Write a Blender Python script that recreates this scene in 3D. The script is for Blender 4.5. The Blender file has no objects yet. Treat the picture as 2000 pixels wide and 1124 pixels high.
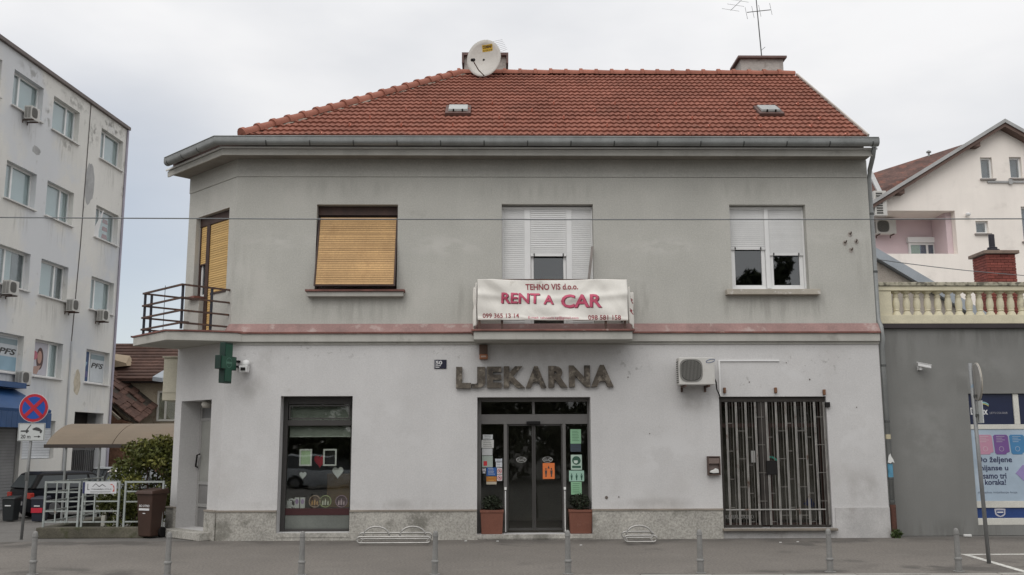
import bpy, bmesh, math, random
from mathutils import Vector, Matrix
from mathutils import noise as mnoise
random.seed(7)
S = bpy.context.scene
COL = S.collection
R = math.radians

# ------------------------------------------------------------------ camera
f_px, pitch, yaw, roll = 1877.7, 0.161695, 0.0166635, -0.0031423
fw = Vector((math.sin(yaw)*math.cos(pitch), math.cos(yaw)*math.cos(pitch), math.sin(pitch)))
rt = Vector((math.cos(yaw), -math.sin(yaw), 0))
up = rt.cross(fw)
c_, s_ = math.cos(roll), math.sin(roll)
rt2, up2 = c_*rt+s_*up, -s_*rt+c_*up
cam = bpy.data.cameras.new('camera')
cam.sensor_width = 36; cam.sensor_fit = 'HORIZONTAL'; cam.lens = f_px*36/2000
cam.clip_start = 0.1; cam.clip_end = 3000
co = bpy.data.objects.new('camera', cam); COL.objects.link(co)
m = Matrix.Identity(4)
for i in range(3):
    m[i][0], m[i][1], m[i][2] = rt2[i], up2[i], -fw[i]
m[0][3], m[1][3], m[2][3] = 0, -19.0, 1.80
co.matrix_world = m
S.camera = co

# ------------------------------------------------------------------ sky, sun, exposure
SUN_EL, SUN_AZ = R(46), R(200)          # sun behind the camera, a little to the left
W = bpy.data.worlds.new('World'); S.world = W; W.use_nodes = True
nt = W.node_tree; nt.nodes.clear()
def WN(t, **k):
    n = nt.nodes.new(t)
    for a, b in k.items():
        setattr(n, a, b)
    return n
L_ = nt.links.new
out = WN('ShaderNodeOutputWorld'); bg = WN('ShaderNodeBackground'); bg.inputs['Strength'].default_value = 0.10
sky = WN('ShaderNodeTexSky', sky_type='NISHITA', sun_disc=False)
sky.sun_elevation = SUN_EL; sky.sun_rotation = SUN_AZ
tc = WN('ShaderNodeTexCoord')
sep = WN('ShaderNodeSeparateXYZ'); L_(tc.outputs['Generated'], sep.inputs[0])
# a thick overcast with large soft variations; thinner bluish cloud low in the north-west
mp = WN('ShaderNodeMapping'); mp.inputs['Scale'].default_value = (1.2, 1.2, 3.0); L_(tc.outputs['Generated'], mp.inputs[0])
nz = WN('ShaderNodeTexNoise'); nz.inputs['Scale'].default_value = 2.2; nz.inputs['Detail'].default_value = 5; L_(mp.outputs[0], nz.inputs['Vector'])
dt = WN('ShaderNodeVectorMath', operation='DOT_PRODUCT'); dt.inputs[1].default_value = Vector((-0.42, 0.89, 0.13)).normalized(); L_(tc.outputs['Generated'], dt.inputs[0])
thin = WN('ShaderNodeMapRange', interpolation_type='SMOOTHSTEP'); L_(dt.outputs['Value'], thin.inputs[0])
thin.inputs[1].default_value = 0.955; thin.inputs[2].default_value = 1.0; thin.inputs[3].default_value = 1.0; thin.inputs[4].default_value = 0.48
vz = WN('ShaderNodeMapRange'); L_(nz.outputs['Fac'], vz.inputs[0])
vz.inputs[1].default_value = 0.3; vz.inputs[2].default_value = 0.7; vz.inputs[3].default_value = 0.84; vz.inputs[4].default_value = 1.06
mask = WN('ShaderNodeMath', operation='MULTIPLY', use_clamp=True); L_(thin.outputs[0], mask.inputs[0]); L_(vz.outputs[0], mask.inputs[1])
# overcast brightens toward the zenith
zg = WN('ShaderNodeMapRange'); L_(sep.outputs['Z'], zg.inputs[0])
zg.inputs[1].default_value = 0.0; zg.inputs[2].default_value = 1.0; zg.inputs[2].default_value = 0.42; zg.inputs[3].default_value = 8.1; zg.inputs[4].default_value = 9.1
zh = WN('ShaderNodeMapRange'); L_(sep.outputs['Z'], zh.inputs[0]); zh.inputs[1].default_value = .42; zh.inputs[2].default_value = 1; zh.inputs[3].default_value = 0; zh.inputs[4].default_value = 6
za = WN('ShaderNodeMath', operation='ADD'); L_(zg.outputs[0], za.inputs[0]); L_(zh.outputs[0], za.inputs[1]); zg = za
cl = WN('ShaderNodeCombineColor'); L_(zg.outputs[0], cl.inputs[0]); L_(zg.outputs[0], cl.inputs[1])
blu = WN('ShaderNodeMath', operation='MULTIPLY'); blu.inputs[1].default_value = 1.012; L_(zg.outputs[0], blu.inputs[0]); L_(blu.outputs[0], cl.inputs[2])
cv = WN('ShaderNodeMix', data_type='RGBA', blend_type='MULTIPLY'); cv.inputs[0].default_value = 1; L_(cl.outputs[0], cv.inputs[6])
cvv = WN('ShaderNodeMapRange'); L_(nz.outputs['Fac'], cvv.inputs[0]); cvv.inputs[1].default_value = .3; cvv.inputs[2].default_value = .7; cvv.inputs[3].default_value = .95; cvv.inputs[4].default_value = 1.05
L_(cvv.outputs[0], cv.inputs[7])
mx = WN('ShaderNodeMix', data_type='RGBA'); L_(mask.outputs[0], mx.inputs[0]); L_(sky.outputs[0], mx.inputs[6]); L_(cv.outputs[2], mx.inputs[7])
L_(mx.outputs[2], bg.inputs['Color']); L_(bg.outputs[0], out.inputs[0])
sun = bpy.data.lights.new('sun', 'SUN'); sun.energy = 1.05; sun.angle = R(50); sun.color = (1, .97, .93)
so = bpy.data.objects.new('sun', sun); COL.objects.link(so)
so.rotation_euler = (R(90)-SUN_EL, 0, R(180)-SUN_AZ+R(180)-R(180))
so.rotation_euler = Vector((math.sin(SUN_AZ)*math.cos(SUN_EL), math.cos(SUN_AZ)*math.cos(SUN_EL), math.sin(SUN_EL))).to_track_quat('Z', 'Y').to_euler()
so.location = (0, -30, 30)
S.view_settings.view_transform = 'Standard'; S.view_settings.look = 'None'
S.view_settings.exposure = 0.0; S.view_settings.gamma = 1.0; S.view_settings.use_curve_mapping = False
S.render.engine = 'CYCLES'
S.cycles.max_bounces = 8; S.cycles.transparent_max_bounces = 16; S.cycles.glossy_bounces = 4
S.cycles.use_denoising = True

# ------------------------------------------------------------------ materials
MATS = {}
def M(name, col, rough=.75, blot=.14, bs=1.3, grain=.10, gs=45, bump=0., bmps=70, metal=0., spec=.4,
      streak=0., stain=None, rnd=0., attr=False, stain2=None):
    """procedural surface: base colour with blotches, grain, streaks and stains"""
    if name in MATS: return MATS[name]
    mt = bpy.data.materials.new(name); mt.use_nodes = True
    t = mt.node_tree; b = t.nodes['Principled BSDF']; lk = t.links.new
    def nd(ty, **k):
        n = t.nodes.new(ty)
        for a, v in k.items(): setattr(n, a, v)
        return n
    g = nd('ShaderNodeNewGeometry')
    def noi(scale, det=4, vec=None, rough_=.55):
        n = nd('ShaderNodeTexNoise'); n.inputs['Scale'].default_value = scale; n.inputs['Detail'].default_value = det
        n.inputs['Roughness'].default_value = rough_
        lk(vec or g.outputs['Position'], n.inputs['Vector']); return n.outputs['Fac']
    def rng(x, a, b_, c, d, smooth=False):
        n = nd('ShaderNodeMapRange'); lk(x, n.inputs[0])
        if smooth: n.interpolation_type = 'SMOOTHSTEP'
        for i, v in enumerate((a, b_, c, d)): n.inputs[i+1].default_value = v
        return n.outputs[0]
    def mul(x, y):
        n = nd('ShaderNodeMath', operation='MULTIPLY'); lk(x, n.inputs[0])
        if isinstance(y, float): n.inputs[1].default_value = y
        else: lk(y, n.inputs[1])
        return n.outputs[0]
    val = rng(noi(bs), .3, .7, 1-blot, 1+blot)
    if grain: val = mul(val, rng(noi(gs, 3, None, .7), .3, .7, 1-grain, 1+grain))
    if streak:
        mpn = nd('ShaderNodeMapping'); mpn.inputs['Scale'].default_value = (2.6, 2.6, .30); lk(g.outputs['Position'], mpn.inputs[0])
        val = mul(val, rng(noi(1.6, 4, mpn.outputs[0]), .45, .75, 1., 1-streak))
    if rnd:
        oi = nd('ShaderNodeObjectInfo')
        val = mul(val, rng(oi.outputs['Random'], 0, 1, 1-rnd, 1+rnd))
        if attr:
            at = nd('ShaderNodeAttribute'); at.attribute_name = 'tone'
            val = mul(val, rng(at.outputs['Fac'], -1, 1, 1-rnd, 1+rnd))
    mixc = nd('ShaderNodeMix', data_type='RGBA', blend_type='MULTIPLY'); mixc.inputs[0].default_value = 1
    mixc.inputs[6].default_value = (*col, 1); lk(val, mixc.inputs[7]); c = mixc.outputs[2]
    for st in (stain, stain2):
        if st:
            scol, sc, lo, hi, amt = st
            ms = nd('ShaderNodeMix', data_type='RGBA'); lk(rng(noi(sc, 6, None, .62), lo, hi, 0, amt, True), ms.inputs[0])
            lk(c, ms.inputs[6]); ms.inputs[7].default_value = (*scol, 1); c = ms.outputs[2]
    lk(c, b.inputs['Base Color'])
    b.inputs['Roughness'].default_value = rough; b.inputs['Metallic'].default_value = metal
    b.inputs['Specular IOR Level'].default_value = spec
    if bump:
        bn = nd('ShaderNodeBump'); bn.inputs['Strength'].default_value = bump; bn.inputs['Distance'].default_value = .01
        lk(noi(bmps, 5, None, .65), bn.inputs['Height']); lk(bn.outputs[0], b.inputs['Normal'])
    MATS[name] = mt; return mt
def flat(name, col, rough=.55, spec=.3): return M(name, col, rough, blot=.06, bs=3, grain=.05, gs=80, spec=spec)
def glass(name, tint=(.55, .6, .6), base=.08, dust=0.0):
    mt = bpy.data.materials.new(name); mt.use_nodes = True
    t = mt.node_tree; t.nodes.clear(); lk = t.links.new
    o = t.nodes.new('ShaderNodeOutputMaterial'); mxs = t.nodes.new('ShaderNodeMixShader')
    gl = t.nodes.new('ShaderNodeBsdfGlossy'); gl.inputs['Roughness'].default_value = .015
    tr = t.nodes.new('ShaderNodeBsdfTransparent'); tr.inputs[0].default_value = (*tint, 1)
    lw = t.nodes.new('ShaderNodeLayerWeight'); lw.inputs[0].default_value = .5
    p = t.nodes.new('ShaderNodeMath'); p.operation = 'POWER'; p.inputs[1].default_value = 5; lk(lw.outputs['Facing'], p.inputs[0])
    ml = t.nodes.new('ShaderNodeMath'); ml.operation = 'MULTIPLY_ADD'; ml.inputs[1].default_value = .9-base; ml.inputs[2].default_value = base
    lk(p.outputs[0], ml.inputs[0]); lk(ml.outputs[0], mxs.inputs[0]); lk(tr.outputs[0], mxs.inputs[1]); lk(gl.outputs[0], mxs.inputs[2])
    gp = t.nodes.new('ShaderNodeNewGeometry'); n = t.nodes.new('ShaderNodeTexNoise'); n.inputs['Scale'].default_value = 1.1
    lk(gp.outputs['Position'], n.inputs['Vector'])
    bn = t.nodes.new('ShaderNodeBump'); bn.inputs['Strength'].default_value = .12; bn.inputs['Distance'].default_value = .02
    lk(n.outputs['Fac'], bn.inputs['Height']); lk(bn.outputs[0], gl.inputs['Normal'])
    last = mxs.outputs[0]
    if dust:
        d = t.nodes.new('ShaderNodeBsdfDiffuse'); d.inputs[0].default_value = (.45, .45, .43, 1)
        m2 = t.nodes.new('ShaderNodeMixShader'); m2.inputs[0].default_value = dust
        lk(last, m2.inputs[1]); lk(d.outputs[0], m2.inputs[2]); last = m2.outputs[0]
    lk(last, o.inputs[0]); return mt

m_upper = M('grey_render', (.445, .438, .402), .9, .07, .9, .12, 38, .5, 60, streak=.035, stain=((.29, .28, .25), 1.5, .60, .78, .45), stain2=((.49, .475, .44), .9, .57, .67, .4))
m_lower = M('pale_render', (.53, .522, .514), .9, .06, .8, .08, 38, .35, 60, streak=.025, stain=((.33, .31, .29), 2.6, .66, .80, .55), stain2=((.40, .38, .36), .5, .55, .75, .4))
m_plinth = M('speckled_plinth', (.365, .35, .315), .95, .15, 1.2, .32, 26, .7, 40, stain=((.12, .115, .095), 1.8, .50, .70, .7), stain2=((.44, .43, .40), 19, .58, .70, .5))
m_patch = M('cement_patch', (.43, .42, .41), .95, .14, 2, .12, 50, .3, 60, stain=((.26, .24, .22), 2.4, .52, .7, .6))
m_trim = M('band_render', (.43, .42, .385), .9, .10, 1.2, .08, 60, .2, 80, streak=.12, stain=((.25, .24, .21), 2.2, .58, .74, .6))
m_cap = M('plinth_ledge', (.25, .22, .185), .9, .18, 2, .15, 60, .2)
m_red = M('red_tin', (.285, .175, .16), .65, .16, 1.5, .12, 30, .1, stain=((.42, .35, .32), 3.5, .56, .68, .6), stain2=((.16, .10, .09), 2.2, .56, .7, .5), streak=.15)
m_redlip = M('red_tin_edge', (.18, .075, .06), .6, .3, 4, .15, 40, stain=((.45, .38, .34), 5, .64, .72, .7))
m_tile = M('clay_tile', (.235, .093, .065), .9, .12, .7, .16, 22, .25, 60, rnd=.11, attr=True, stain=((.135, .075, .055), 1.6, .54, .74, .5), stain2=((.20, .17, .12), 5, .67, .76, .35), spec=.2)
m_ridge = M('clay_ridge', (.30, .115, .078), .85, .12, 1.5, .12, 30, .25, 60, rnd=.12, stain=((.2, .11, .08), 3, .58, .76, .5))
m_mortar = M('mortar', (.26, .21, .17), .95, .3, 5, .3, 40, .6, 40)
m_deck = M('roof_felt', (.06, .035, .03), .9)
m_zinc = M('zinc', (.255, .265, .26), .5, .16, 2, .08, 30, metal=.25, spec=.45, streak=.15)
m_zincl = M('zinc_edge', (.72, .72, .70), .6, .1, 2, .05, 30)
m_zincd = M('zinc_seam', (.075, .078, .075), .6)
m_rail = M('rusty_rail', (.075, .045, .035), .7, .3, 6, .2, 40, stain=((.16, .07, .035), 9, .5, .7, .7))
m_wood = M('slat_wood', (.50, .315, .145), .6, .12, 1.6, .14, 30, rnd=.13, stain=((.36, .21, .09), 2.2, .52, .72, .6), spec=.3)
m_wood2 = M('slat_wood_yellow', (.54, .355, .14), .6, .09, 1.2, .10, 40, rnd=.08, spec=.3)
m_brown = M('brown_wood', (.05, .026, .02), .6, .25, 4, .2, 40)
m_pvc = M('white_pvc', (.72, .72, .71), .45, .05, 2, .03, 50, spec=.4)
m_pvcs = M('shutter_pvc', (.64, .64, .63), .5, .06, 2, .04, 50, rnd=.02)
m_alu = M('dark_aluminium', (.058, .055, .052), .5, .08, 2, .05, 50, metal=.3)
m_alul = M('grey_aluminium', (.135, .13, .125), .55, .08, 2, .05, 50, metal=.15)
m_black = M('black', (.012, .011, .011), .7, .2, 3, spec=.2)
m_int = M('interior_dark', (.10, .085, .07), .9)
m_intw = M('interior_wall', (.22, .20, .17), .9)
g_win = glass('window_glass', (.45, .5, .52), .14)
g_shop = glass('shop_glass', (.86, .88, .86), .055)
g_disp = glass('display_glass', (.9, .92, .9), .085)
g_off = glass('office_glass', (.88, .92, .92), .12)

def add_marks(mt, marks, col, vscale, amt, lo=.42, hi=.62, ax=0):
    """stains of their own shape at given places on a wall (x, z, half width, half height, strength)"""
    t = mt.node_tree; b = t.nodes['Principled BSDF']; lk = t.links.new
    old = b.inputs['Base Color'].links[0].from_socket
    g = t.nodes.new('ShaderNodeNewGeometry')
    def mr(x, a, b_, c, d):
        q = t.nodes.new('ShaderNodeMapRange'); q.interpolation_type = 'SMOOTHSTEP'; lk(x, q.inputs[0])
        for i, v in enumerate((a, b_, c, d)): q.inputs[i+1].default_value = v
        return q.outputs[0]
    def op(o, x, y):
        q = t.nodes.new('ShaderNodeMath'); q.operation = o; q.use_clamp = True
        for i, v in enumerate((x, y)):
            if isinstance(v, (int, float)): q.inputs[i].default_value = v
            else: lk(v, q.inputs[i])
        return q.outputs[0]
    ms = t.nodes.new('ShaderNodeMapping'); ms.inputs['Scale'].default_value = vscale; lk(g.outputs['Position'], ms.inputs[0])
    n = t.nodes.new('ShaderNodeTexNoise'); n.inputs['Scale'].default_value = 1; n.inputs['Detail'].default_value = 6; n.inputs['Roughness'].default_value = .6; lk(ms.outputs[0], n.inputs['Vector'])
    nm = mr(n.outputs['Fac'], lo, hi, 0, 1); tot = None
    for (cx, cz, rx, rz, st) in marks:
        m_ = t.nodes.new('ShaderNodeMapping'); m_.inputs['Location'].default_value = (-cx/rx, 0, -cz/rz) if ax == 0 else (0, -cx/rx, -cz/rz); m_.inputs['Scale'].default_value = (1/rx, 0, 1/rz) if ax == 0 else (0, 1/rx, 1/rz); lk(g.outputs['Position'], m_.inputs[0])
        ln = t.nodes.new('ShaderNodeVectorMath'); ln.operation = 'LENGTH'; lk(m_.outputs[0], ln.inputs[0])
        d = op('MULTIPLY', mr(ln.outputs['Value'], .15, 1.0, 1, 0), st); tot = d if tot is None else op('MAXIMUM', tot, d)
    mxn = t.nodes.new('ShaderNodeMix'); mxn.data_type = 'RGBA'; lk(op('MULTIPLY', op('MULTIPLY', tot, nm), amt), mxn.inputs[0]); lk(old, mxn.inputs[6]); mxn.inputs[7].default_value = (*col, 1)
    lk(mxn.outputs[2], b.inputs['Base Color'])
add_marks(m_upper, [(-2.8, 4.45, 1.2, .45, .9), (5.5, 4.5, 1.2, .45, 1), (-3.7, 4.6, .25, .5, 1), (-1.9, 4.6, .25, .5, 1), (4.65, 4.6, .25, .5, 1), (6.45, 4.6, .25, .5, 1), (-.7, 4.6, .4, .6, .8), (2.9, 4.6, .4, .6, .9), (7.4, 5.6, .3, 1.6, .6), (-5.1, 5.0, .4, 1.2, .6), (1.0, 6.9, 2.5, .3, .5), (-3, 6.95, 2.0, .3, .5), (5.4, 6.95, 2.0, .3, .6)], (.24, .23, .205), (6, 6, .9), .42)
add_marks(m_upper, [(-4.4, 5.85, 1.0, .28, .9), (-1.0, 5.75, 1.1, .3, 1), (3.2, 5.75, 1.3, .28, 1), (6.9, 5.95, .9, .2, .9), (2.6, 5.0, .6, .5, .6), (-4.6, 4.6, .7, .4, .5)], (.52, .51, .475), (2.2, 2, 4.5), .8)
add_marks(m_lower, [(-3.6, 3.62, 1.8, .22, 1), (-.9, 3.6, .9, .25, .9), (2.7, 3.4, .5, .6, .9), (6.3, 3.4, 1.2, .4, .8), (-5.2, 3.3, .6, .5, .9), (4.9, 3.0, .7, .3, .6)], (.22, .21, .195), (9, 9, 9), .6, .58, .67)
add_marks(m_lower, [(-4.85, 2.95, .5, .5, .9), (3.9, 2.65, .5, .35, 1), (.75, 3.55, 1.6, .25, .7), (7.15, .95, .55, .55, 1), (-3.5, .66, 1.9, .16, .8), (3.1, .66, 1.3, .16, .8), (-1.6, .66, 1.2, .16, .8), (-4.5, 3.5, .5, .4, .6), (2.2, .95, .3, .4, .5)], (.32, .305, .29), (3.0, 3.0, 2.2), .6, .32, .66)
add_marks(m_lower, [(-2.0, 2.2, 1.2, .9, .8), (3.3, 1.6, 1.0, .7, .9), (6.9, 2.0, .8, .9, .8), (-4.8, 1.6, .6, .7, .7), (5.6, 3.2, 1.4, .3, .9)], (.58, .575, .57), (1.6, 1.6, 2.0), .75, .47, .58)

# ------------------------------------------------------------------ mesh builder
def worg(o):
    v = Vector((0, 0, 0))
    while o is not None:
        v += o.location; o = o.parent
    return v
class MB:
    def __init__(s, F=None): s.v = []; s.f = []; s.F = F or (lambda a, d, z: (a, d, z)); s.tones = None
    def P(s, a, d, z): s.v.append(Vector(s.F(a, d, z))); return len(s.v)-1
    def face(s, pts): s.f.append([s.P(*p) for p in pts]); return s
    def hexa(s, b, t):          # four bottom and four top corners
        i = [s.P(*p) for p in (*b, *t)]
        s.f += [[i[3], i[2], i[1], i[0]], i[4:8]] + [[i[k], i[(k+1) % 4], i[4+(k+1) % 4], i[4+k]] for k in range(4)]; return s
    def box(s, a0, a1, d0, d1, z0, z1):
        q = lambda z: ((a0, d0, z), (a1, d0, z), (a1, d1, z), (a0, d1, z))
        return s.hexa(q(z0), q(z1))
    def prism(s, poly, d0, d1):  # polygon in (a,z), extruded along d
        n = len(poly); i = [s.P(a, d0, z) for a, z in poly]; j = [s.P(a, d1, z) for a, z in poly]
        s.f += [i, j[::-1]] + [[i[k], j[k], j[(k+1) % n], i[(k+1) % n]] for k in range(n)]; return s
    def slab(s, poly, z0, z1):   # polygon in (a,d), extruded in z
        n = len(poly); i = [s.P(a, d, z0) for a, d in poly]; j = [s.P(a, d, z1) for a, d in poly]
        s.f += [i[::-1], j] + [[i[k], i[(k+1) % n], j[(k+1) % n], j[k]] for k in range(n)]; return s
    def tube(s, pts, r, n=8, closed=False, r1=None):
        pts = [Vector(s.F(*p)) for p in pts]; N = len(pts); rings = []
        for k, p in enumerate(pts):
            a = pts[k-1] if (k or closed) else p; b = pts[(k+1) % N] if (k < N-1 or closed) else p
            t = (b-a).normalized(); u = t.cross(Vector((0, 0, 1)) if abs(t.z) < .9 else Vector((1, 0, 0))).normalized(); w = t.cross(u)
            rr = r if r1 is None else r+(r1-r)*k/max(1, N-1)
            ring = []
            for q in range(n):
                an = 2*math.pi*q/n; s.v.append(p+rr*(u*math.cos(an)+w*math.sin(an))); ring.append(len(s.v)-1)
            rings.append(ring)
        for k in range(N if closed else N-1):
            A, B = rings[k], rings[(k+1) % N]
            s.f += [[A[q], A[(q+1) % n], B[(q+1) % n], B[q]] for q in range(n)]
        if not closed: s.f += [rings[0][::-1], rings[-1]]
        return s
    def lathe(s, c, prof, n=14):  # profile of (r,z) about a vertical axis
        rings = []
        for r, z in prof:
            rings.append([s.P(c[0]+r*math.cos(2*math.pi*q/n), c[1]+r*math.sin(2*math.pi*q/n), c[2]+z) for q in range(n)])
        for A, B in zip(rings, rings[1:]): s.f += [[A[q], A[(q+1) % n], B[(q+1) % n], B[q]] for q in range(n)]
        s.f += [rings[0][::-1], rings[-1]]; return s
    def disc(s, a, z, ra, rz, d0, d1, n=20, a0=0, a1=2*math.pi):
        full = abs(a1-a0) > 6.28
        pts = [(a+ra*math.cos(a0+(a1-a0)*k/(n if full else n-1)), z+rz*math.sin(a0+(a1-a0)*k/(n if full else n-1))) for k in range(n)]
        return s.prism(pts, d0, d1)
    def ring(s, a, z, ro, ri, d0, d1, n=24, sz=1.0):
        for k in range(n):
            t0, t1 = 2*math.pi*k/n, 2*math.pi*(k+1)/n
            s.prism([(a+ri*math.cos(t0), z+sz*ri*math.sin(t0)), (a+ro*math.cos(t0), z+sz*ro*math.sin(t0)), (a+ro*math.cos(t1), z+sz*ro*math.sin(t1)), (a+ri*math.cos(t1), z+sz*ri*math.sin(t1))], d0, d1)
        return s
    def frame(s, a0, a1, z0, z1, d0, d1, w):
        s.box(a0, a1, d0, d1, z0, z0+w); s.box(a0, a1, d0, d1, z1-w, z1)
        s.box(a0, a0+w, d0, d1, z0+w, z1-w); s.box(a1-w, a1, d0, d1, z0+w, z1-w); return s
    def obj(s, name, mat, parent=None, bevel=0, smooth=False, label=None, kind=None, fixn=True):
        me = bpy.data.meshes.new(name); off = worg(parent) if parent else Vector((0, 0, 0))
        me.from_pydata([v-off for v in s.v], [], s.f)
        if fixn:
            bm = bmesh.new(); bm.from_mesh(me); bmesh.ops.recalc_face_normals(bm, faces=bm.faces); bm.to_mesh(me); bm.free()
        me.materials.append(mat)
        if smooth:
            me.polygons.foreach_set('use_smooth', [True]*len(me.polygons))
        o = bpy.data.objects.new(name, me); COL.objects.link(o)
        if smooth and smooth != 'all':
            me.set_sharp_from_angle(angle=R(40))
        if parent: o.parent = parent
        if bevel:
            b = o.modifiers.new('bevel', 'BEVEL'); b.width = bevel; b.segments = 2; b.limit_method = 'ANGLE'; b.angle_limit = R(40)
        if label: o['label'] = label
        if kind: o['kind'] = kind
        return o
def tag(o, label, cat, group=None):
    o['label'] = label; o['category'] = cat
    if group: o['group'] = group
    return o
def thing(name, label, cat, loc, group=None):
    o = bpy.data.objects.new(name, None); o.empty_display_size = .2; COL.objects.link(o); o.location = loc
    return tag(o, label, cat, group)
def struct(o): o['kind'] = 'structure'; return o
def dup(o, parent=None, delta=(0, 0, 0), label=None, group=None):
    c = o.copy(); COL.objects.link(c); c.location = Vector(o.location)+Vector(delta)
    if parent: c.parent = parent
    if label: c['label'] = label
    if group: c['group'] = group
    for ch in list(o.children):
        k = dup(ch, c)
    return c
def text(name, s, a0, a1, z0, z1, d, F, mat, parent, off=0., ext=.002, shear=0., label=None, warp=None, sub=0, flip=False):
    """lettering as mesh, fitted to a rectangle on the plane of F"""
    cu = bpy.data.curves.new('t', 'FONT'); cu.body = s; cu.extrude = .02 if ext else 0; cu.offset = off; cu.shear = shear; cu.resolution_u = 3
    ob = bpy.data.objects.new('t', cu); me = bpy.data.meshes.new_from_object(ob)
    bpy.data.objects.remove(ob); bpy.data.curves.remove(cu)
    xs = [v.co.x for v in me.vertices]; ys = [v.co.y for v in me.vertices]
    x0, x1, y0, y1 = min(xs), max(xs), min(ys), max(ys)
    if sub:
        bm = bmesh.new(); bm.from_mesh(me)
        for k in range(1, sub):
            for ax, lo, hi in ((0, x0, x1), (1, y0, y1)):
                if ax == 1 and k > sub//4: continue
                cc = [0, 0, 0]; nn = [0, 0, 0]; nn[ax] = 1; cc[ax] = lo+(hi-lo)*k/(sub if ax == 0 else sub//4+1)
                bmesh.ops.bisect_plane(bm, geom=bm.verts[:]+bm.edges[:]+bm.faces[:], plane_co=cc, plane_no=nn)
        bm.to_mesh(me); bm.free()
    off_ = worg(parent) if parent else Vector((0, 0, 0))
    for v in me.vertices:
        u = (v.co.x-x0)/(x1-x0); w = (v.co.y-y0)/(y1-y0)
        a = a0+(a1-a0)*u; z = z0+(z1-z0)*w; dd = d-(ext if v.co.z > 0 else 0)
        if warp: a, dd, z = warp(a, dd, z)
        v.co = Vector(F(a, dd, z))-off_
    me.name = name; me.materials.clear(); me.materials.append(mat)
    o = bpy.data.objects.new(name, me); COL.objects.link(o)
    if parent: o.parent = parent
    if label: o['label'] = label
    return o
def wall(name, F, a0, a1, z0, z1, d0, d1, holes, mat, parent, label=None):
    b = MB(F); xs = sorted({a0, a1, *[h[0] for h in holes], *[h[1] for h in holes]}); zs = sorted({z0, z1, *[h[2] for h in holes], *[h[3] for h in holes]})
    xs = [x for x in xs if a0 <= x <= a1]; zs = [z for z in zs if z0 <= z <= z1]
    def solid(i, j):
        if not (0 <= i < len(xs)-1 and 0 <= j < len(zs)-1): return False
        x, z = (xs[i]+xs[i+1])/2, (zs[j]+zs[j+1])/2
        return not any(h[0] < x < h[1] and h[2] < z < h[3] for h in holes)
    ca = {}
    def V(i, j, k):
        if (i, j, k) not in ca: ca[i, j, k] = b.P(xs[i], (d0, d1)[k], zs[j])
        return ca[i, j, k]
    for i in range(len(xs)-1):
        for j in range(len(zs)-1):
            if not solid(i, j): continue
            b.f.append([V(i, j, 0), V(i+1, j, 0), V(i+1, j+1, 0), V(i, j+1, 0)]); b.f.append([V(i, j, 1), V(i, j+1, 1), V(i+1, j+1, 1), V(i+1, j, 1)])
            for (di, dj, p, q) in ((-1, 0, (i, j), (i, j+1)), (1, 0, (i+1, j), (i+1, j+1)), (0, -1, (i, j), (i+1, j)), (0, 1, (i, j+1), (i+1, j+1))):
                if not solid(i+di, j+dj): b.f.append([V(*p, 0), V(*q, 0), V(*q, 1), V(*p, 1)])
    return b.obj(name, mat, parent, label=label)
FW = lambda a, d, z: (a, d, z)
Q = math.sqrt(.5); CX = -5.257
CH = lambda a, d, z: (CX+Q*(d-a), Q*(a+d), z)          # chamfered corner: a runs left along it, d into the wall
EX, EY, DX, DY = -16.634, 23.0, .0775, .997
LB = lambda s, d, z: (EX-s*DX-d*DY, EY-s*DY+d*DX, z)   # office facade: s from its far corner toward the street, d into the wall

# ================================================================== ground
def smooth(t): t = max(0, min(1, t)); return t*t*(3-2*t)
gh = lambda x, y: -.008-.42*smooth((y-1.2)/7.5) if y > 1.2 else (-.008 if y > -5.2 else -.14)
m_asph = M('asphalt', (.135, .128, .118), .95, .16, .5, .25, 60, .5, 90, stain=((.055, .052, .048), .45, .60, .72, .55), stain2=((.19, .18, .165), .9, .56, .7, .4))
m_pave = M('pavement_asphalt', (.160, .145, .128), .95, .13, .45, .34, 26, .6, 50, stain=((.058, .054, .05), .5, .57, .68, .62), stain2=((.205, .19, .168), 1.3, .55, .7, .35))
gb = MB()
xs = [-2500, -300, -80, -40]+[-30+2*i for i in range(31)]+[40, 80, 300, 2500]
ys = [-2500, -300, -60, -30, -14, -5.34, -5.33, -2, 0, 1.2]+[1.2+.5*i for i in range(1, 16)]+[12, 20, 40, 80, 300, 2500]
ids = [[gb.P(x, y, gh(x, y)) for y in ys] for x in xs]
for i in range(len(xs)-1):
    for j in range(len(ys)-1): gb.f.append([ids[i][j], ids[i+1][j], ids[i+1][j+1], ids[i][j+1]])
struct(gb.obj('ground', m_asph, smooth='all'))
struct(MB().box(-60, 60, -5.19, -.03, -.12, 0).obj('pavement', m_pave))
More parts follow.
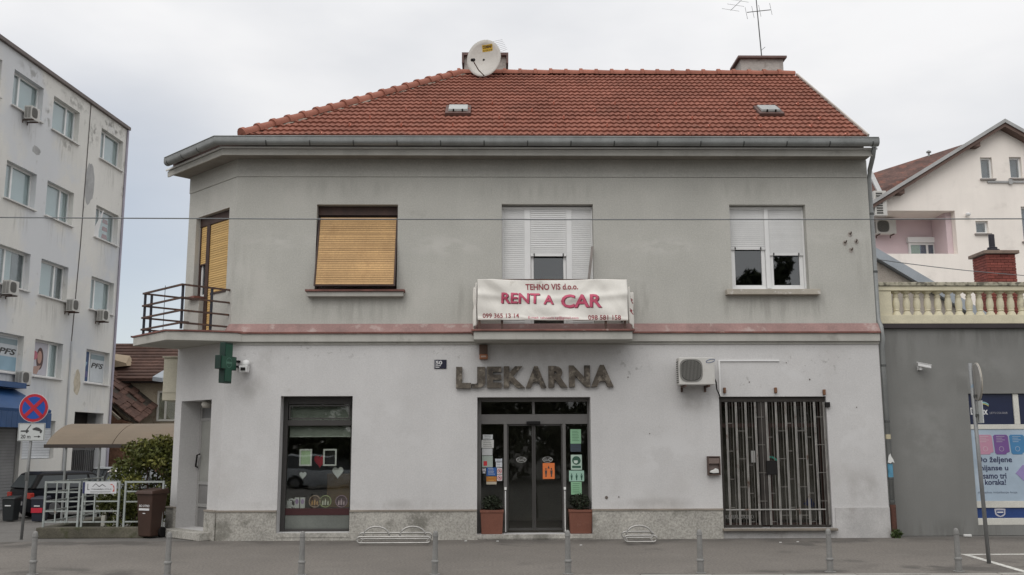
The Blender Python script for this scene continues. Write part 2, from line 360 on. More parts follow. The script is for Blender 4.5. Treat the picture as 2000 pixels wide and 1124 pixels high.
def add_grime(mt):
    t = mt.node_tree; b = t.nodes['Principled BSDF']; lk = t.links.new
    old = b.inputs['Base Color'].links[0].from_socket
    g = t.nodes.new('ShaderNodeNewGeometry'); n = t.nodes.new('ShaderNodeTexNoise'); n.inputs['Scale'].default_value = 1.6; n.inputs['Detail'].default_value = 6; lk(g.outputs['Position'], n.inputs['Vector'])
    sp = t.nodes.new('ShaderNodeSeparateXYZ'); lk(g.outputs['Position'], sp.inputs[0])
    def mr(x, a, b_, c, d):
        q = t.nodes.new('ShaderNodeMapRange'); q.interpolation_type = 'SMOOTHSTEP'; lk(x, q.inputs[0])
        for i, v in enumerate((a, b_, c, d)): q.inputs[i+1].default_value = v
        return q.outputs[0]
    def op(o, x, y):
        q = t.nodes.new('ShaderNodeMath'); q.operation = o; q.use_clamp = o == 'ADD'
        for i, v in enumerate((x, y)):
            if isinstance(v, float): q.inputs[i].default_value = v
            else: lk(v, q.inputs[i])
        return q.outputs[0]
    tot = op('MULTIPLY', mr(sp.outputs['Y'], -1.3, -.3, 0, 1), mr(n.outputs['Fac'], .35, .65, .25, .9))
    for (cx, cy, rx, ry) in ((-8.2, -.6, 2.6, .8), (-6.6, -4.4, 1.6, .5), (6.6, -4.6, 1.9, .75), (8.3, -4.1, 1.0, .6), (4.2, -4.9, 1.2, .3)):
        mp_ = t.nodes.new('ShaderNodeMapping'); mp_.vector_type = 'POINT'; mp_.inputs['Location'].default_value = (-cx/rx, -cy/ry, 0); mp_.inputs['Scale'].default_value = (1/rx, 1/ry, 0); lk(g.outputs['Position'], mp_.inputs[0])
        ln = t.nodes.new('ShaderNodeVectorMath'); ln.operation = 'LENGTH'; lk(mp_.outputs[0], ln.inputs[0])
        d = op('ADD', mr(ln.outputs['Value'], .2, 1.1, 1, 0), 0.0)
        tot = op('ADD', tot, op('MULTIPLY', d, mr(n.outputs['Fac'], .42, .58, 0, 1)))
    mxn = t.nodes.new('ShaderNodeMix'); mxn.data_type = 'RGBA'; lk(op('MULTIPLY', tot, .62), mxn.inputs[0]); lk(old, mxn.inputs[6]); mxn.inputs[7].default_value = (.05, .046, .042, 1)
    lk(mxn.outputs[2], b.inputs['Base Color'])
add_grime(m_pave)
kerb = struct(MB().box(-60, 60, -5.33, -5.192, -.2, -.02).obj('kerb', M('kerb_bed', (.2, .19, .17), .9)))
m_kerb = M('kerb_stone', (.27, .26, .235), .9, .12, 2, .2, 50, .3, rnd=.1)
for i in range(-9, 10):
    MB().box(i*1.0+.006, i*1.0+.994, -5.345, -5.195, -.13, .004+.003*(i % 3)).obj('kerb_stone', m_kerb, kerb, bevel=.012)
m_line = M('line_paint', (.55, .54, .50), .8, .1, 2, .3, 50, stain=((.2, .19, .17), 12, .55, .65, .8))
struct(MB().box(7.60, 12.5, -2.99, -2.88, .001, .005).obj('parking_line', m_line))
struct(MB().hexa(((7.60, -2.995, .001), (7.70, -2.995, .001), (7.50, -5.18, .001), (7.40, -5.18, .001)), ((7.60, -2.995, .005), (7.70, -2.995, .005), (7.50, -5.18, .005), (7.40, -5.18, .005))).obj('parking_line', m_line))
for i, (x, y) in enumerate(((-.6, -.35), (.0, -.42), (5.2, -.9), (5.55, -.8), (1.5, -1.2))):
    tag(MB().slab([(x, y), (x+.045, y+.006), (x+.05, y+.03), (x+.01, y+.04)], .001, .012).obj('paper_scrap', flat('paper', (.6, .6, .58))), ['white scrap of paper by the left planter', 'white scrap of paper below the pharmacy doors', 'small pale litter on the pavement before the barred gate', 'tiny pale litter right of another scrap before the barred gate', 'white scrap on the pavement below the right planter'][i], 'litter')
tag(MB().slab([(9.08, .05), (9.22, .03), (9.25, .10), (9.17, .14), (9.09, .12)], .001, .045).obj('crumpled_paper', flat('paper', (.6, .6, .58)), bevel=.01), 'white crumpled paper lying at the foot of the dark grey wall', 'litter')

# ================================================================== main building
B = thing('corner_building', 'two storey grey corner house with red tiled roof and chamfered corner', 'building', (1, 0, 0))
XR = 7.615
UW = [(-3.625, -1.99, 4.862, 6.606), (.114, 1.968, 4.10, 6.618), (4.75, 6.305, 4.866, 6.612)]
wall('wall', FW, CX, XR, 4.0, 7.178, 0, .42, UW, m_upper, B, 'grey upper storey wall')
wall('wall', CH, 0, 1.96, 4.0, 7.178, 0, .42, [(.25, 1.62, 4.87, 6.59), (.86, 1.33, 4.05, 4.87)], m_upper, B, 'grey chamfered upper wall')
LWH = [(-4.21, -2.81, .14, 2.745), (-.372, 1.85, .095, 2.715), (4.385, 6.505, .19, 2.715)]
wall('wall', FW, -5.326, XR, .02, 3.9, -.03, .42, LWH, m_lower, B, 'pale lilac grey ground floor wall')
wall('wall', CH, .0276, 1.99, .02, 3.9, -.07, .42, [(.48, 1.72, .15, 2.70)], m_lower, B, 'pale chamfered ground floor wall')
# plain side, gable and back walls close the house
sd = MB(); sd.box(-6.641, -6.30, 1.392, 8.0, .02, 7.55); sd.box(XR-.3, XR-.002, .43, 7.9, .02, 7.4); sd.box(-6.6, XR-.01, 7.7, 8.1, .02, 7.4)
sd.obj('side_wall', m_upper, B)
MB(lambda a, d, z: (d, a, z)).prism([(0, 7.3), (7.9, 7.3), (3.7, 10.65)], 7.05, 7.30).obj('gable_wall', m_upper, B)
cpoly = [(7.3, .43), (7.3, 7.69), (-6.28, 7.69), (-6.28, 1.95), (-5.0, .65), (-5.0, .43)]
it = MB(); it.slab(cpoly, 3.6, 3.78); it.slab(cpoly, 7.28, 7.38)
it.obj('floor_slab', m_int, B)
it = MB(); it.box(-6.28, 7.3, 3.5, 3.6, .05, 3.58); it.box(-6.2, 7.3, 3.0, 3.1, 3.8, 7.27); it.box(-2.1, -1.9, .44, 3.4, .05, 3.58); it.box(3.3, 3.4, .44, 3.4, .05, 3.58); it.box(3.3, 3.4, .44, 2.9, 3.8, 7.2); it.box(-1.2, -1.1, .44, 2.9, 3.8, 7.2)
it.obj('inner_wall', m_intw, B)
MB().slab([(p[0], min(p[1], 3.4)) for p in cpoly], .02, .09).obj('shop_floor', m_int, B)
# frieze, cornice, fascia: swept round the corner
def sweep(name, prof, mat, x1=XR, x0=None, uL=1.96, parent=B, closed=True, **k):
    """profile of (d,z), d negative = outward, run along the facade and round the chamfer with mitres"""
    b = MB(); n = len(prof); rings = []
    T = math.tan(R(22.5))
    for st in range(3):
        ring = []
        for d, z in prof:
            if st == 0: p = (x1, d, z)
            elif st == 1: p = (CX-(-d)*T, d, z)
            else: p = CH(uL, d, z)
            b.v.append(Vector(p)); ring.append(len(b.v)-1)
        rings.append(ring)
    for A, C_ in zip(rings, rings[1:]):
        for q in range(n if closed else n-1): b.f.append([A[q], A[(q+1) % n], C_[(q+1) % n], C_[q]])
    if closed: b.f += [rings[0], rings[-1][::-1]]
    return b.obj(name, mat, parent, **k)
sweep('frieze', [(-.014, 7.184), (-.014, 7.55), (.3, 7.55), (.3, 7.184)], m_upper, uL=1.965)
sweep('cornice', [(-.43, 7.502), (-.462, 7.502), (-.466, 7.62), (.2, 7.63), (.2, 7.60), (-.43, 7.59)], m_trim, x1=7.63, uL=2.11)
sweep('soffit', [(-.429, 7.552), (-.429, 7.588), (.2, 7.598), (.2, 7.552)], M('soffit_dark', (.27, .25, .22), .9, .2, 1.5, .1, 40, .2, streak=.1), x1=7.6, uL=2.08)  # soffit coloured darker and browner than the cornice
sweep('drip_edge', [(-.49, 7.625), (-.512, 7.627), (-.512, 7.660), (-.3, 7.685), (-.3, 7.655), (-.49, 7.645)], m_zincl, x1=7.66, uL=2.115)
sweep('eave_board', [(-.42, 7.69), (-.45, 7.85), (-.3, 7.87), (-.28, 7.72)], m_deck, x1=7.42, uL=1.95)
gp = [(-.54, 7.80)]+[(-.625+.085*math.cos(t), 7.735+.085*math.sin(t)) for t in [R(-10-16*k) for k in range(11)]]+[(-.71, 7.80), (-.726, 7.808), (-.715, 7.822), (-.70, 7.80)]+[(-.625+.074*math.cos(t), 7.735+.074*math.sin(t)) for t in [R(-170+16*k) for k in range(11)]]+[(-.551, 7.80)]
gut = sweep('gutter', gp, m_zinc, x1=7.62, uL=1.78, smooth=True)
MB().disc(-.625, 7.73, .1, .105, 7.615, 7.628, 18).obj('gutter_end', m_zinc, gut) if False else None
b = MB(lambda a, d, z: (d, a, z)); b.prism([(-.53, 7.80)]+gp[1:12]+[(-.71, 7.80)], 7.612, 7.632); b.obj('gutter_end', m_zinc, gut)
b = MB(lambda a, d, z: CH(a, d, z)); n_ = 12
ec = [(1.78, -.625+.087*math.cos(R(-10-16*k)), 7.735+.087*math.sin(R(-10-16*k))) for k in range(11)]+[(1.78, -.71, 7.80), (1.78, -.54, 7.80)]
i0 = [b.P(*p) for p in ec]; i1 = [b.P(p[0]+.03, p[1], p[2]) for p in ec]
b.f += [i0, i1[::-1]]+[[i0[k], i0[(k+1) % 13], i1[(k+1) % 13], i1[k]] for k in range(13)]; b.obj('gutter_end', m_zinc, gut)
for k in range(15):
    x = -4.55+k*.86
    b = MB(lambda a, d, z: (d, a, z)); pr = [(-.625+.09*math.cos(t), 7.735+.09*math.sin(t)) for t in [R(-5-17*k2) for k2 in range(11)]]
    pi = [(-.625+.079*math.cos(t), 7.735+.079*math.sin(t)) for t in [R(-5-17*k2) for k2 in range(11)]]
    b.prism(pr+pi[::-1], x, x+.025); b.obj('bracket', m_zincd, gut)
for u in (.4, 1.05, 1.68):
    b = MB(CH); pr = [(-.625+.09*math.cos(t), 7.735+.09*math.sin(t)) for t in [R(-5-17*k2) for k2 in range(11)]]; pi = [(-.625+.079*math.cos(t), 7.735+.079*math.sin(t)) for t in [R(-5-17*k2) for k2 in range(11)]]
    F_ = lambda a, d, z: CH(d, a, z); b = MB(F_); b.prism(pr+pi[::-1], u, u+.025); b.obj('bracket', m_zincd, gut)
# string course with red tin flashing
sweep('string_course', [(-.02, 3.745), (-.055, 3.75), (-.06, 3.80), (-.115, 3.805), (-.12, 3.975), (.2, 3.98), (.2, 3.745)], m_trim, x1=7.62, uL=-.02+0.03)
sweep('flashing', [(-.135, 3.965), (-.145, 3.99), (-.03, 4.165), (.0, 4.172), (.02, 4.168), (.02, 3.985)], m_red, x1=7.632, uL=.02)
sweep('flashing_edge', [(-.14, 3.958), (-.152, 3.962), (-.153, 3.99), (-.146, 3.994), (-.13, 3.97)], m_redlip, x1=7.635, uL=.02)
# plinth
wall('plinth', FW, -5.345, 4.372, 0.0, .532, -.085, -.029, LWH[:2], m_plinth, B)
wall('plinth', CH, .055, 2.05, 0.0, .532, -.125, -.069, [(.48, 1.72, .15, 3)], m_plinth, B)
pc = MB()
for x0, x1 in ((-5.36, -4.21), (-2.81, -.372), (1.85, 4.375)): MB().box(x0, x1, -.10, -.028, .533, .565).obj('plinth_ledge', m_cap, B)
for a0, a1 in ((.06, .48), (1.72, 2.07)): MB(CH).box(a0, a1, -.14, -.068, .533, .565).obj('plinth_ledge', m_cap, B)
MB().box(6.56, 7.62, -.048, -.029, .0, .57).obj('cement_patch', m_patch, B)
MB().box(4.376, 6.558, -.046, -.029, .0, .144).obj('cement_patch', m_patch, B)
MB().box(4.35, 6.56, -.16, .25, .146, .188).obj('gate_sill', M('sill_stone', (.20, .175, .145), .9, .2, 3, .2, 50, .3), B, bevel=.006)
MB().box(-4.208, -2.812, -.095, .3, .06, .139).obj('window_step', m_plinth, B); MB().box(-.37, 1.848, -.10, .3, .02, .094).obj('door_step', m_plinth, B)
MB(CH).box(.20, 1.75, -.36, .35, .0, .148).obj('door_step', m_plinth, B, bevel=.01)

# ---- upper windows
def slats(n, z_top, pitch, a0, a1, d, F, mat, par, h=.043, th=.012, tilt=None, name='slat'):
    first = None
    for k in range(n):
        z1 = z_top-k*pitch
        if first is None:
            first = MB(F).hexa(((a0, d-th, z1-h), (a1, d-th, z1-h), (a1, d, z1-h-.002), (a0, d, z1-h-.002)), ((a0, d-th*.35, z1), (a1, d-th*.35, z1), (a1, d, z1), (a0, d, z1))).obj(name, mat, par)
        else:
            dup(first, par, (0, (tilt or 0)*k, -k*pitch))
# left: wooden roller shutter pushed outwards
w = MB(); w.box(-3.62, -1.995, .16, .34, 6.42, 6.60); w.frame(-3.60, -2.01, 4.87, 6.418, .22, .30, .07); wl = w.obj('window', m_brown, B)
MB().box(-3.53, -2.08, .25, .262, 4.94, 6.35).obj('pane', g_win, wl)
sw, th = MB(), .0
n = 30; zt, zb, dt_, db = 6.36, 4.925, .13, -.235
first = None; pit = (zt-zb)/n
for k in range(n):
    z1 = zt-k*pit; d = dt_+(db-dt_)*k/n
    if first is None:
        first = MB().hexa(((-3.565, d-.022, z1-pit+.004), (-2.03, d-.022, z1-pit+.004), (-2.03, d-.004, z1-pit+.004), (-3.565, d-.004, z1-pit+.004)), ((-3.565, d-.003, z1), (-2.03, d-.003, z1), (-2.03, d+.010, z1), (-3.565, d+.010, z1))).obj('slat', m_wood, wl)
    else: dup(first, wl, (0, (db-dt_)/n*k, -k*pit))
sh = MB()
for x in (-3.598, -2.028):
    sh.hexa(((x, db-.03, zb-.03), (x+.028, db-.03, zb-.03), (x+.028, db+.03, zb-.03), (x, db+.03, zb-.03)), ((x, dt_-.02, zt), (x+.028, dt_-.02, zt), (x+.028, dt_+.04, zt), (x, dt_+.04, zt)))
sh.box(-3.57, -2.028, db-.03, db+.03, zb-.035, zb-.005)
sh.obj('shutter_guide', m_brown, wl)
b = MB(); b.box(-3.74, -1.84, -.16, .2, 4.70, 4.795); b.obj('sill', m_trim, wl, bevel=.008)
MB().box(-3.775, -1.815, -.20, .2, 4.797, 4.835).obj('sill_cover', m_redlip, wl)
MB().box(-3.3, -2.2, .9, .95, 4.3, 6.5).obj('curtain', m_intw, wl)
# middle: white balcony door between two shuttered lights
w = MB(); d0, d1 = .17, .26
w.box(.116, 1.966, d0-.02, d1, 6.535, 6.60); w.box(.116, .15, d0-.02, d1, 4.12, 6.534); w.box(1.94, 1.966, d0-.02, d1, 4.12, 6.534)
w.box(.575, .70, d0-.02, d1, 4.12, 6.534); w.box(1.425, 1.54, d0-.02, d1, 4.12, 6.534)
w.box(.116, 1.966, d0, d1, 4.06, 4.118); wc = w.obj('window', m_pvc, B, bevel=.005, label='white balcony door with two shuttered side lights')
w = MB(); w.frame(.705, 1.42, 4.125, 6.53, d0+.03, d1+.02, .055); w.obj('door_sash', m_pvc, wc, bevel=.005)
MB().box(.76, 1.365, .235, .247, 4.18, 6.47).obj('pane', g_win, wc)
slats(58, 6.53, .0415, .15, .575, d0-.002, FW, m_pvcs, wc, .036, .014)
slats(58, 6.53, .0415, 1.54, 1.94, d0-.002, FW, m_pvcs, wc, .036, .014)
slats(24, 6.53, .0390, .70, 1.425, d0-.022, FW, m_pvcs, wc, .0345, .014)
MB().box(.705, 1.42, .135, .165, 5.565, 5.598).obj('bottom_bar', m_pvc, wc)
for x in (.76, 1.35): MB().box(x, x+.02, .12, .134, 5.56, 5.62).obj('stopper', m_black, wc)
MB().box(1.0, 1.36, .40, .41, 4.1, 5.2).obj('curtain', M('curtain_beige', (.35, .29, .2), .9), wc)
# right: two sashes, each with its shutter half down
w = MB(); w.box(4.752, 6.303, .15, .26, 6.54, 6.60); w.box(4.752, 4.79, .15, .26, 4.90, 6.539); w.box(6.265, 6.303, .15, .26, 4.90, 6.539)
w.box(5.49, 5.575, .14, .26, 4.90, 6.539); w.box(4.752, 6.303, .15, .26, 4.868, 4.899); wr = w.obj('window', m_pvc, B, bevel=.005, label='white two sash window with half lowered shutters')
for x0, x1, zl, ns in ((4.793, 5.487, 5.735, 19), (5.578, 6.262, 5.615, 22)):
    MB().frame(x0, x1, 4.90, 6.535, .185, .26, .075).obj('sash', m_pvc, wr, bevel=.005)
    MB().box(x0+.07, x1-.07, .22, .232, 4.97, 6.46).obj('pane', g_win, wr)
    slats(ns, 6.535, (6.535-zl)/ns, x0-.002, x1+.002, .172, FW, m_pvcs, wr, .0375, .014)
    MB().box(x0, x1, .15, .178, zl-.03, zl-.002).obj('bottom_bar', m_pvc, wr)
    for x in (x0+.07, x1-.1): MB().box(x, x+.02, .135, .149, zl-.028, zl+.02).obj('stopper', m_black, wr)
b = MB(); b.box(4.60, 6.475, -.16, .15, 4.735, 4.845); b.obj('sill', M('sill_worn', (.36, .33, .28), .9, .15, 2, .12, 50, .3, stain=((.55, .53, .5), 6, .58, .66, .7)), wr, bevel=.008)
# chamfer: balcony door and side lights with yellow slats
w = MB(CH); w.box(.252, 1.618, .10, .25, 6.40, 6.585); w.box(1.20, 1.33, .10, .22, 4.08, 6.398); w.box(1.575, 1.618, .11, .22, 4.875, 6.398); w.box(.252, .29, .11, .22, 4.875, 6.398)
w.box(.86, .885, .12, .22, 4.08, 4.868); wh = w.obj('window', m_brown, B, label='brown corner balcony door with yellow wooden shutters')
MB(CH).frame(1.332, 1.573, 4.885, 6.39, .15, .20, .05).obj('sash', m_pvc, wh)
MB(CH).box(1.382, 1.523, .17, .18, 4.93, 6.34).obj('pane', g_win, wh)
slats(17, 6.395, .0475, 1.332, 1.573, .13, CH, m_wood2, wh, .0455, .014)
MB(CH).box(1.332, 1.573, .105, .135, 5.56, 5.588).obj('bottom_bar', m_brown, wh)
slats(31, 6.395, .0485, .292, 1.198, .13, CH, m_wood2, wh, .0465, .014)
slats(16, 4.885, .0485, .887, 1.198, .13, CH, m_wood2, wh, .0465, .014)
MB(CH).box(.25, .858, -.02, .14, 4.85, 4.885).obj('bottom_bar', m_brown, wh)
MB(CH).box(1.30, 1.70, -.13, .2, 4.83, 4.87).obj('sill', m_redlip, wh)
MB(CH).box(.3, 1.56, .30, .31, 4.08, 6.5).obj('curtain', m_int, wh)

# ---- balconies
bal = MB(); bal.box(-.43, 2.60, -.80, -.125, 3.765, 3.925); ba = bal.obj('balcony', m_trim, B, bevel=.012, label='balcony slab above the pharmacy entrance')
MB().box(-.475, 2.645, -.845, -.005, 3.927, 3.965).obj('balcony_edge', m_redlip, ba, bevel=.008)
for x in (-.345, .09, 2.09, 2.46): MB().box(x, x+.045, -.66, -.62, 3.966, 4.925).obj('post', m_rail, ba)
b = MB(); b.box(-.36, 2.52, -.675, -.605, 4.927, 4.955); b.box(-.36, -.32, -.604, -.004, 4.927, 4.955); b.box(2.48, 2.52, -.604, -.004, 4.927, 4.955)
b.obj('handrail', m_rail, ba)
for z in (4.2, 4.55):
    b = MB(); b.box(-.36, 2.52, -.655, -.625, z, z+.03); b.box(-.355, -.325, -.62, -.004, z, z+.03); b.box(2.485, 2.515, -.62, -.004, z, z+.03); b.obj('rail', m_rail, ba)
# corner balcony: slab follows the chamfer, concave turn into the string course
pts = [(1.96, .1), (1.98, -1.02), (.42, -1.13)]
cur = []
p0, p1, p2 = Vector(CH(.42, -1.13, 0)), Vector((-5.45, -.30, 0)), Vector((-5.0, -.122, 0))
p1 = Vector((-5.62, -.42, 0))
for k in range(11):
    t = k/10; cur.append(p0*(1-t)**2+p1*2*t*(1-t)+p2*t*t)
poly = [CH(1.96, .1, 0)[:2], CH(1.98, -1.06, 0)[:2]]+[(p.x, p.y) for p in cur]+[(-5.0, .1), (-5.257, .15)]
cb = MB().slab(poly, 3.80, 3.972).obj('balcony', m_trim, B, bevel=.01, label='curved balcony slab round the chamfered corner')
cen = Vector((-5.8, .4, 0))
pol2 = [(Vector((p[0], p[1], 0))-cen) for p in poly]; pol2 = [(cen+v*(1+.03/v.length)) for v in pol2]
MB().slab([(p.x, p.y) for p in pol2[:-2]]+[(-4.99, -.05), (-5.257, .0)], 3.974, 4.005).obj('balcony_edge', m_redlip, cb)
for k, z in enumerate((4.10, 4.34, 4.585, 4.84)):
    b = MB(CH); b.box(.07, 1.74, -1.03, -.995, z, z+.035); b.box(.07, .10, -.994, -.002, z, z+.035); b.box(1.71, 1.74, -.994, .05, z, z+.035); b.obj('rail', m_rail, cb)
m_post = M('dark_post', (.03, .033, .045), .6)
for a, d in ((1.69, -1.0), (1.70, -.86), (.10, -1.0), (.085, -.40), (.9, -1.005)): 
    if a == .9: continue
    MB(CH).box(a, a+.04, d, d+.04, 4.006, 4.84).obj('post', m_post, cb)
MB().tube([CH(1.85, -.5, 3.9), CH(1.85, -.5, 5.1)], .006, 6).obj('thin_rod', m_post, cb)

# ---- roof
EYE, EZ, RY, RZ = -.55, 7.865, 3.6, 10.80
sl = math.atan2(RZ-EZ, RY-EYE); SLEN = math.hypot(RZ-EZ, RY-EYE)
VX = 7.43; HX0, HX1 = -5.00, -.86
uL = CH(1.78, -.60, 0)
rd = MB(); e = .03
A0 = (HX0-.08, EYE, EZ-e); A1 = (VX, EYE, EZ-e); Rr = (VX, RY, RZ-e); Rl = (HX1, RY, RZ-e); Cl = (uL[0], uL[1], EZ-e); Bl = (-7.2, 8.0, EZ-e); Br = (VX, 7.9, EZ-e)
for fc in ((A0, A1, Rr, Rl), (Cl, A0, Rl), (Cl, Rl, Bl), (Bl, Rl, Rr, Br)): rd.face(fc)
rf = rd.obj('roof', m_deck, B)
m_tile_b = m_tile
tw, rows = .25, 18; rp = SLEN/rows; tl = rp+.05
def tile_geo(b, F, tone=None):
    n = 12
    prof = [(tw*k/n, .024*(.5+.5*math.cos(4*math.pi*k/n+math.pi))) for k in range(n+1)]
    top0 = [b.P(*F(u, 0, .044+h)) for u, h in prof]; top1 = [b.P(*F(u, tl, .004+h*.8)) for u, h in prof]; low = [b.P(*F(u, .0, .004+h*.6)) for u, h in prof]
    for k in range(n):
        b.f.append([top0[k], top0[k+1], top1[k+1], top1[k]]); b.f.append([low[k], low[k+1], top0[k+1], top0[k]])
def slope_pt(x, v, h): return (x, EYE-.045+v*math.cos(sl)-h*math.sin(sl), EZ+v*math.sin(sl)+h*math.cos(sl)-.02)
tile_first = None; ntile = 0; rest = MB(); tones = []
hip_n = Vector((-(RY-EYE), HX1-HX0, 0)).normalized()    # points left of the hip in plan
for r in range(rows):
    v0 = r*rp; yy = EYE+v0*math.cos(sl)
    hx = HX0+(HX1-HX0)*(yy-EYE)/(RY-EYE)
    k = 0
    while True:
        x1 = VX-k*tw; x0 = x1-tw; k += 1
        if x1 < hx+.02: break
        if x0 < hx+.2:         # cut along the hip
            b = MB(); tile_geo(b, lambda u, v, h: slope_pt(x0+u, v0+v, h))
            me = bpy.data.meshes.new('t'); me.from_pydata(b.v, [], b.f); bm = bmesh.new(); bm.from_mesh(me)
            bmesh.ops.bisect_plane(bm, geom=bm.verts[:]+bm.edges[:]+bm.faces[:], plane_co=(HX0, EYE, 0), plane_no=hip_n, clear_outer=True)
            o0 = len(rest.v); bm.verts.ensure_lookup_table(); bm.verts.index_update()
            rest.v += [v.co.copy() for v in bm.verts]; tn = random.uniform(-1, 1)
            for fc in bm.faces: rest.f.append([o0+v.index for v in fc.verts]); tones.append(tn)
            bm.free(); bpy.data.meshes.remove(me); continue
        if ntile < 300:
            if tile_first is None:
                b = MB(); tile_geo(b, lambda u, v, h: (u, v*math.cos(sl)-h*math.sin(sl), v*math.sin(sl)+h*math.cos(sl)))
                me = bpy.data.meshes.new('roof_tile'); me.from_pydata(b.v, [], b.f); me.materials.append(m_tile); tile_first = me
                me.polygons.foreach_set('use_smooth', [True]*len(me.polygons)); me.set_sharp_from_angle(angle=R(50))
            o = bpy.data.objects.new('roof_tile', tile_first); COL.objects.link(o); o.parent = rf
            o.location = Vector(slope_pt(x0, v0, 0))-worg(rf)+Vector((random.uniform(-.003, .003), 0, random.uniform(-.003, .004)))
            o.rotation_euler = (random.uniform(-.006, .006), random.uniform(-.008, .008), random.uniform(-.004, .004)); ntile += 1
        else:
            j = random.uniform(-.003, .004); o0 = len(rest.f); tile_geo(rest, lambda u, v, h: slope_pt(x0+u, v0+v, h+j)); tn = random.uniform(-1, 1)
            tones += [tn]*(len(rest.f)-o0)
ro = rest.obj('roof_tiles', m_tile, rf, smooth=True, kind='stuff', fixn=False)
at = ro.data.attributes.new('tone', 'FLOAT', 'FACE'); at.data.foreach_set('value', tones)
# hip and ridge tiles, each its own
def ridge_tile_mesh():
    b = MB(); n = 8; L = .43
    for (y0, y1, r0, r1, zo) in ((0, L-.06, .105, .118, 0), (L-.075, L, .142, .142, .0)):
        A = [b.P(r0*math.cos(R(-12+204*q/n)), y0, r0*math.sin(R(-12+204*q/n))+zo) for q in range(n+1)]; C2 = [b.P(r1*math.cos(R(-12+204*q/n)), y1, r1*math.sin(R(-12+204*q/n))+zo) for q in range(n+1)]
        for q in range(n): b.f.append([A[q], A[q+1], C2[q+1], C2[q]])
        b.f.append(C2); b.f.append(A[::-1])
    me = bpy.data.meshes.new('ridge_tile'); me.from_pydata(b.v, [], b.f); me.materials.append(m_ridge)
    me.polygons.foreach_set('use_smooth', [True]*len(me.polygons)); me.set_sharp_from_angle(angle=R(40)); return me
rme = ridge_tile_mesh()
def lay(p, q, step, par):
    p, q = Vector(p), Vector(q); n = int((q-p).length/step); d = (q-p)/n
    rot = d.to_track_quat('Y', 'Z')
    for k in range(n):
        o = bpy.data.objects.new('ridge_tile', rme); COL.objects.link(o); o.parent = par
        o.rotation_mode = 'QUATERNION'; o.rotation_quaternion = rot
        o.location = p+d*k-worg(par)+Vector((random.uniform(-.006, .006), 0, random.uniform(-.006, .006)))
HP0, HP1 = (HX0-.02, EYE-.02, EZ+.03), (HX1, RY, RZ+.05)
lay(HP1, HP0, .372, rf)
lay((VX-.02, RY, RZ+.03), (HX1-.05, RY, RZ+.03), .372, rf)
b = MB()      # lime mortar under the hip tiles
for k in range(60):
    t0, t1 = k/60, (k+1)/60
    p, q = Vector(HP0).lerp(Vector(HP1), t0), Vector(HP0).lerp(Vector(HP1), t1); j = random.uniform(.10, .17)
    n2 = -hip_n
    i = [b.P(*(p+Vector((0, 0, .04)))), b.P(*(q+Vector((0, 0, .04)))), b.P(*(q+n2*j+Vector((0, 0, -.065)))), b.P(*(p+n2*j+Vector((0, 0, -.065))))]; b.f.append(i)
b.obj('hip_mortar', m_mortar, rf, fixn=False)
MB().hexa((slope_pt(VX-.005, -.02, -.04), slope_pt(VX+.03, -.02, -.04), slope_pt(VX+.03, SLEN, -.04), slope_pt(VX-.005, SLEN, -.04)), (slope_pt(VX-.005, -.02, .075), slope_pt(VX+.03, -.02, .075), slope_pt(VX+.03, SLEN, .075), slope_pt(VX-.005, SLEN, .075))).obj('verge_strip', M('verge', (.42, .38, .34), .7), rf)
# snow guards
sg = None
for r, off in ((0, 0), (2, .55), (4, .2), (6, .85), (8, .35)):
    for k in range(12):
        x = 7.0-off-k*(1.05 if r < 4 else 1.35); yy = EYE+(r+.3)*rp*math.cos(sl)
        if x < HX0+(HX1-HX0)*(yy-EYE)/(RY-EYE)+.5 or abs(x-5.95) < .45 and r > 3: continue
        p = Vector(slope_pt(x, r*rp+.02, .05))
        if sg is None:
            sg = MB(); F = lambda u, v, h: slope_pt(x+u, r*rp+.02+v, .05+h)
            sg.F = F; sg.box(0, .035, 0, .10, 0, .008); sg.box(0, .035, -.03, -.012, -.012, .062); sg.box(0, .035, -.011, .0, .0, .01)
            sg = sg.obj('snow_guard', M('guard_clay', (.52, .2, .14), .7), rf); sgp = p
        else: dup(sg, rf, p-sgp)
# roof lights
def skylight(x0, x1, v0):
    F = lambda a, v, h: slope_pt(a, v, h)
    b = MB(F); b.box(x0-.06, x1+.06, v0-.10, v0+.50, .03, .10); s_ = b.obj('skylight', M('skylight_curb', (.10, .055, .045), .7), rf, bevel=.006)
    g = MB(F); g.hexa(((x0, v0, .102), (x1, v0, .102), (x1, v0+.46, .102), (x0, v0+.46, .102)), ((x0+.01, v0+.02, .155), (x1-.01, v0+.02, .155), (x1-.01, v0+.45, .13), (x0+.01, v0+.45, .13))).obj('skylight_lid', M('lid_metal', (.33, .34, .33), .6), rf, bevel=.01)
    h = MB(F); [h.box(x, x+.03, v0-.02, v0-.001, .10, .16) for x in (x0+.1, x1-.13)]; h.obj('hinge', m_black, rf)
skylight(-1.02, -.60, rp*5.2); skylight(5.67, 6.08, rp*5.3)
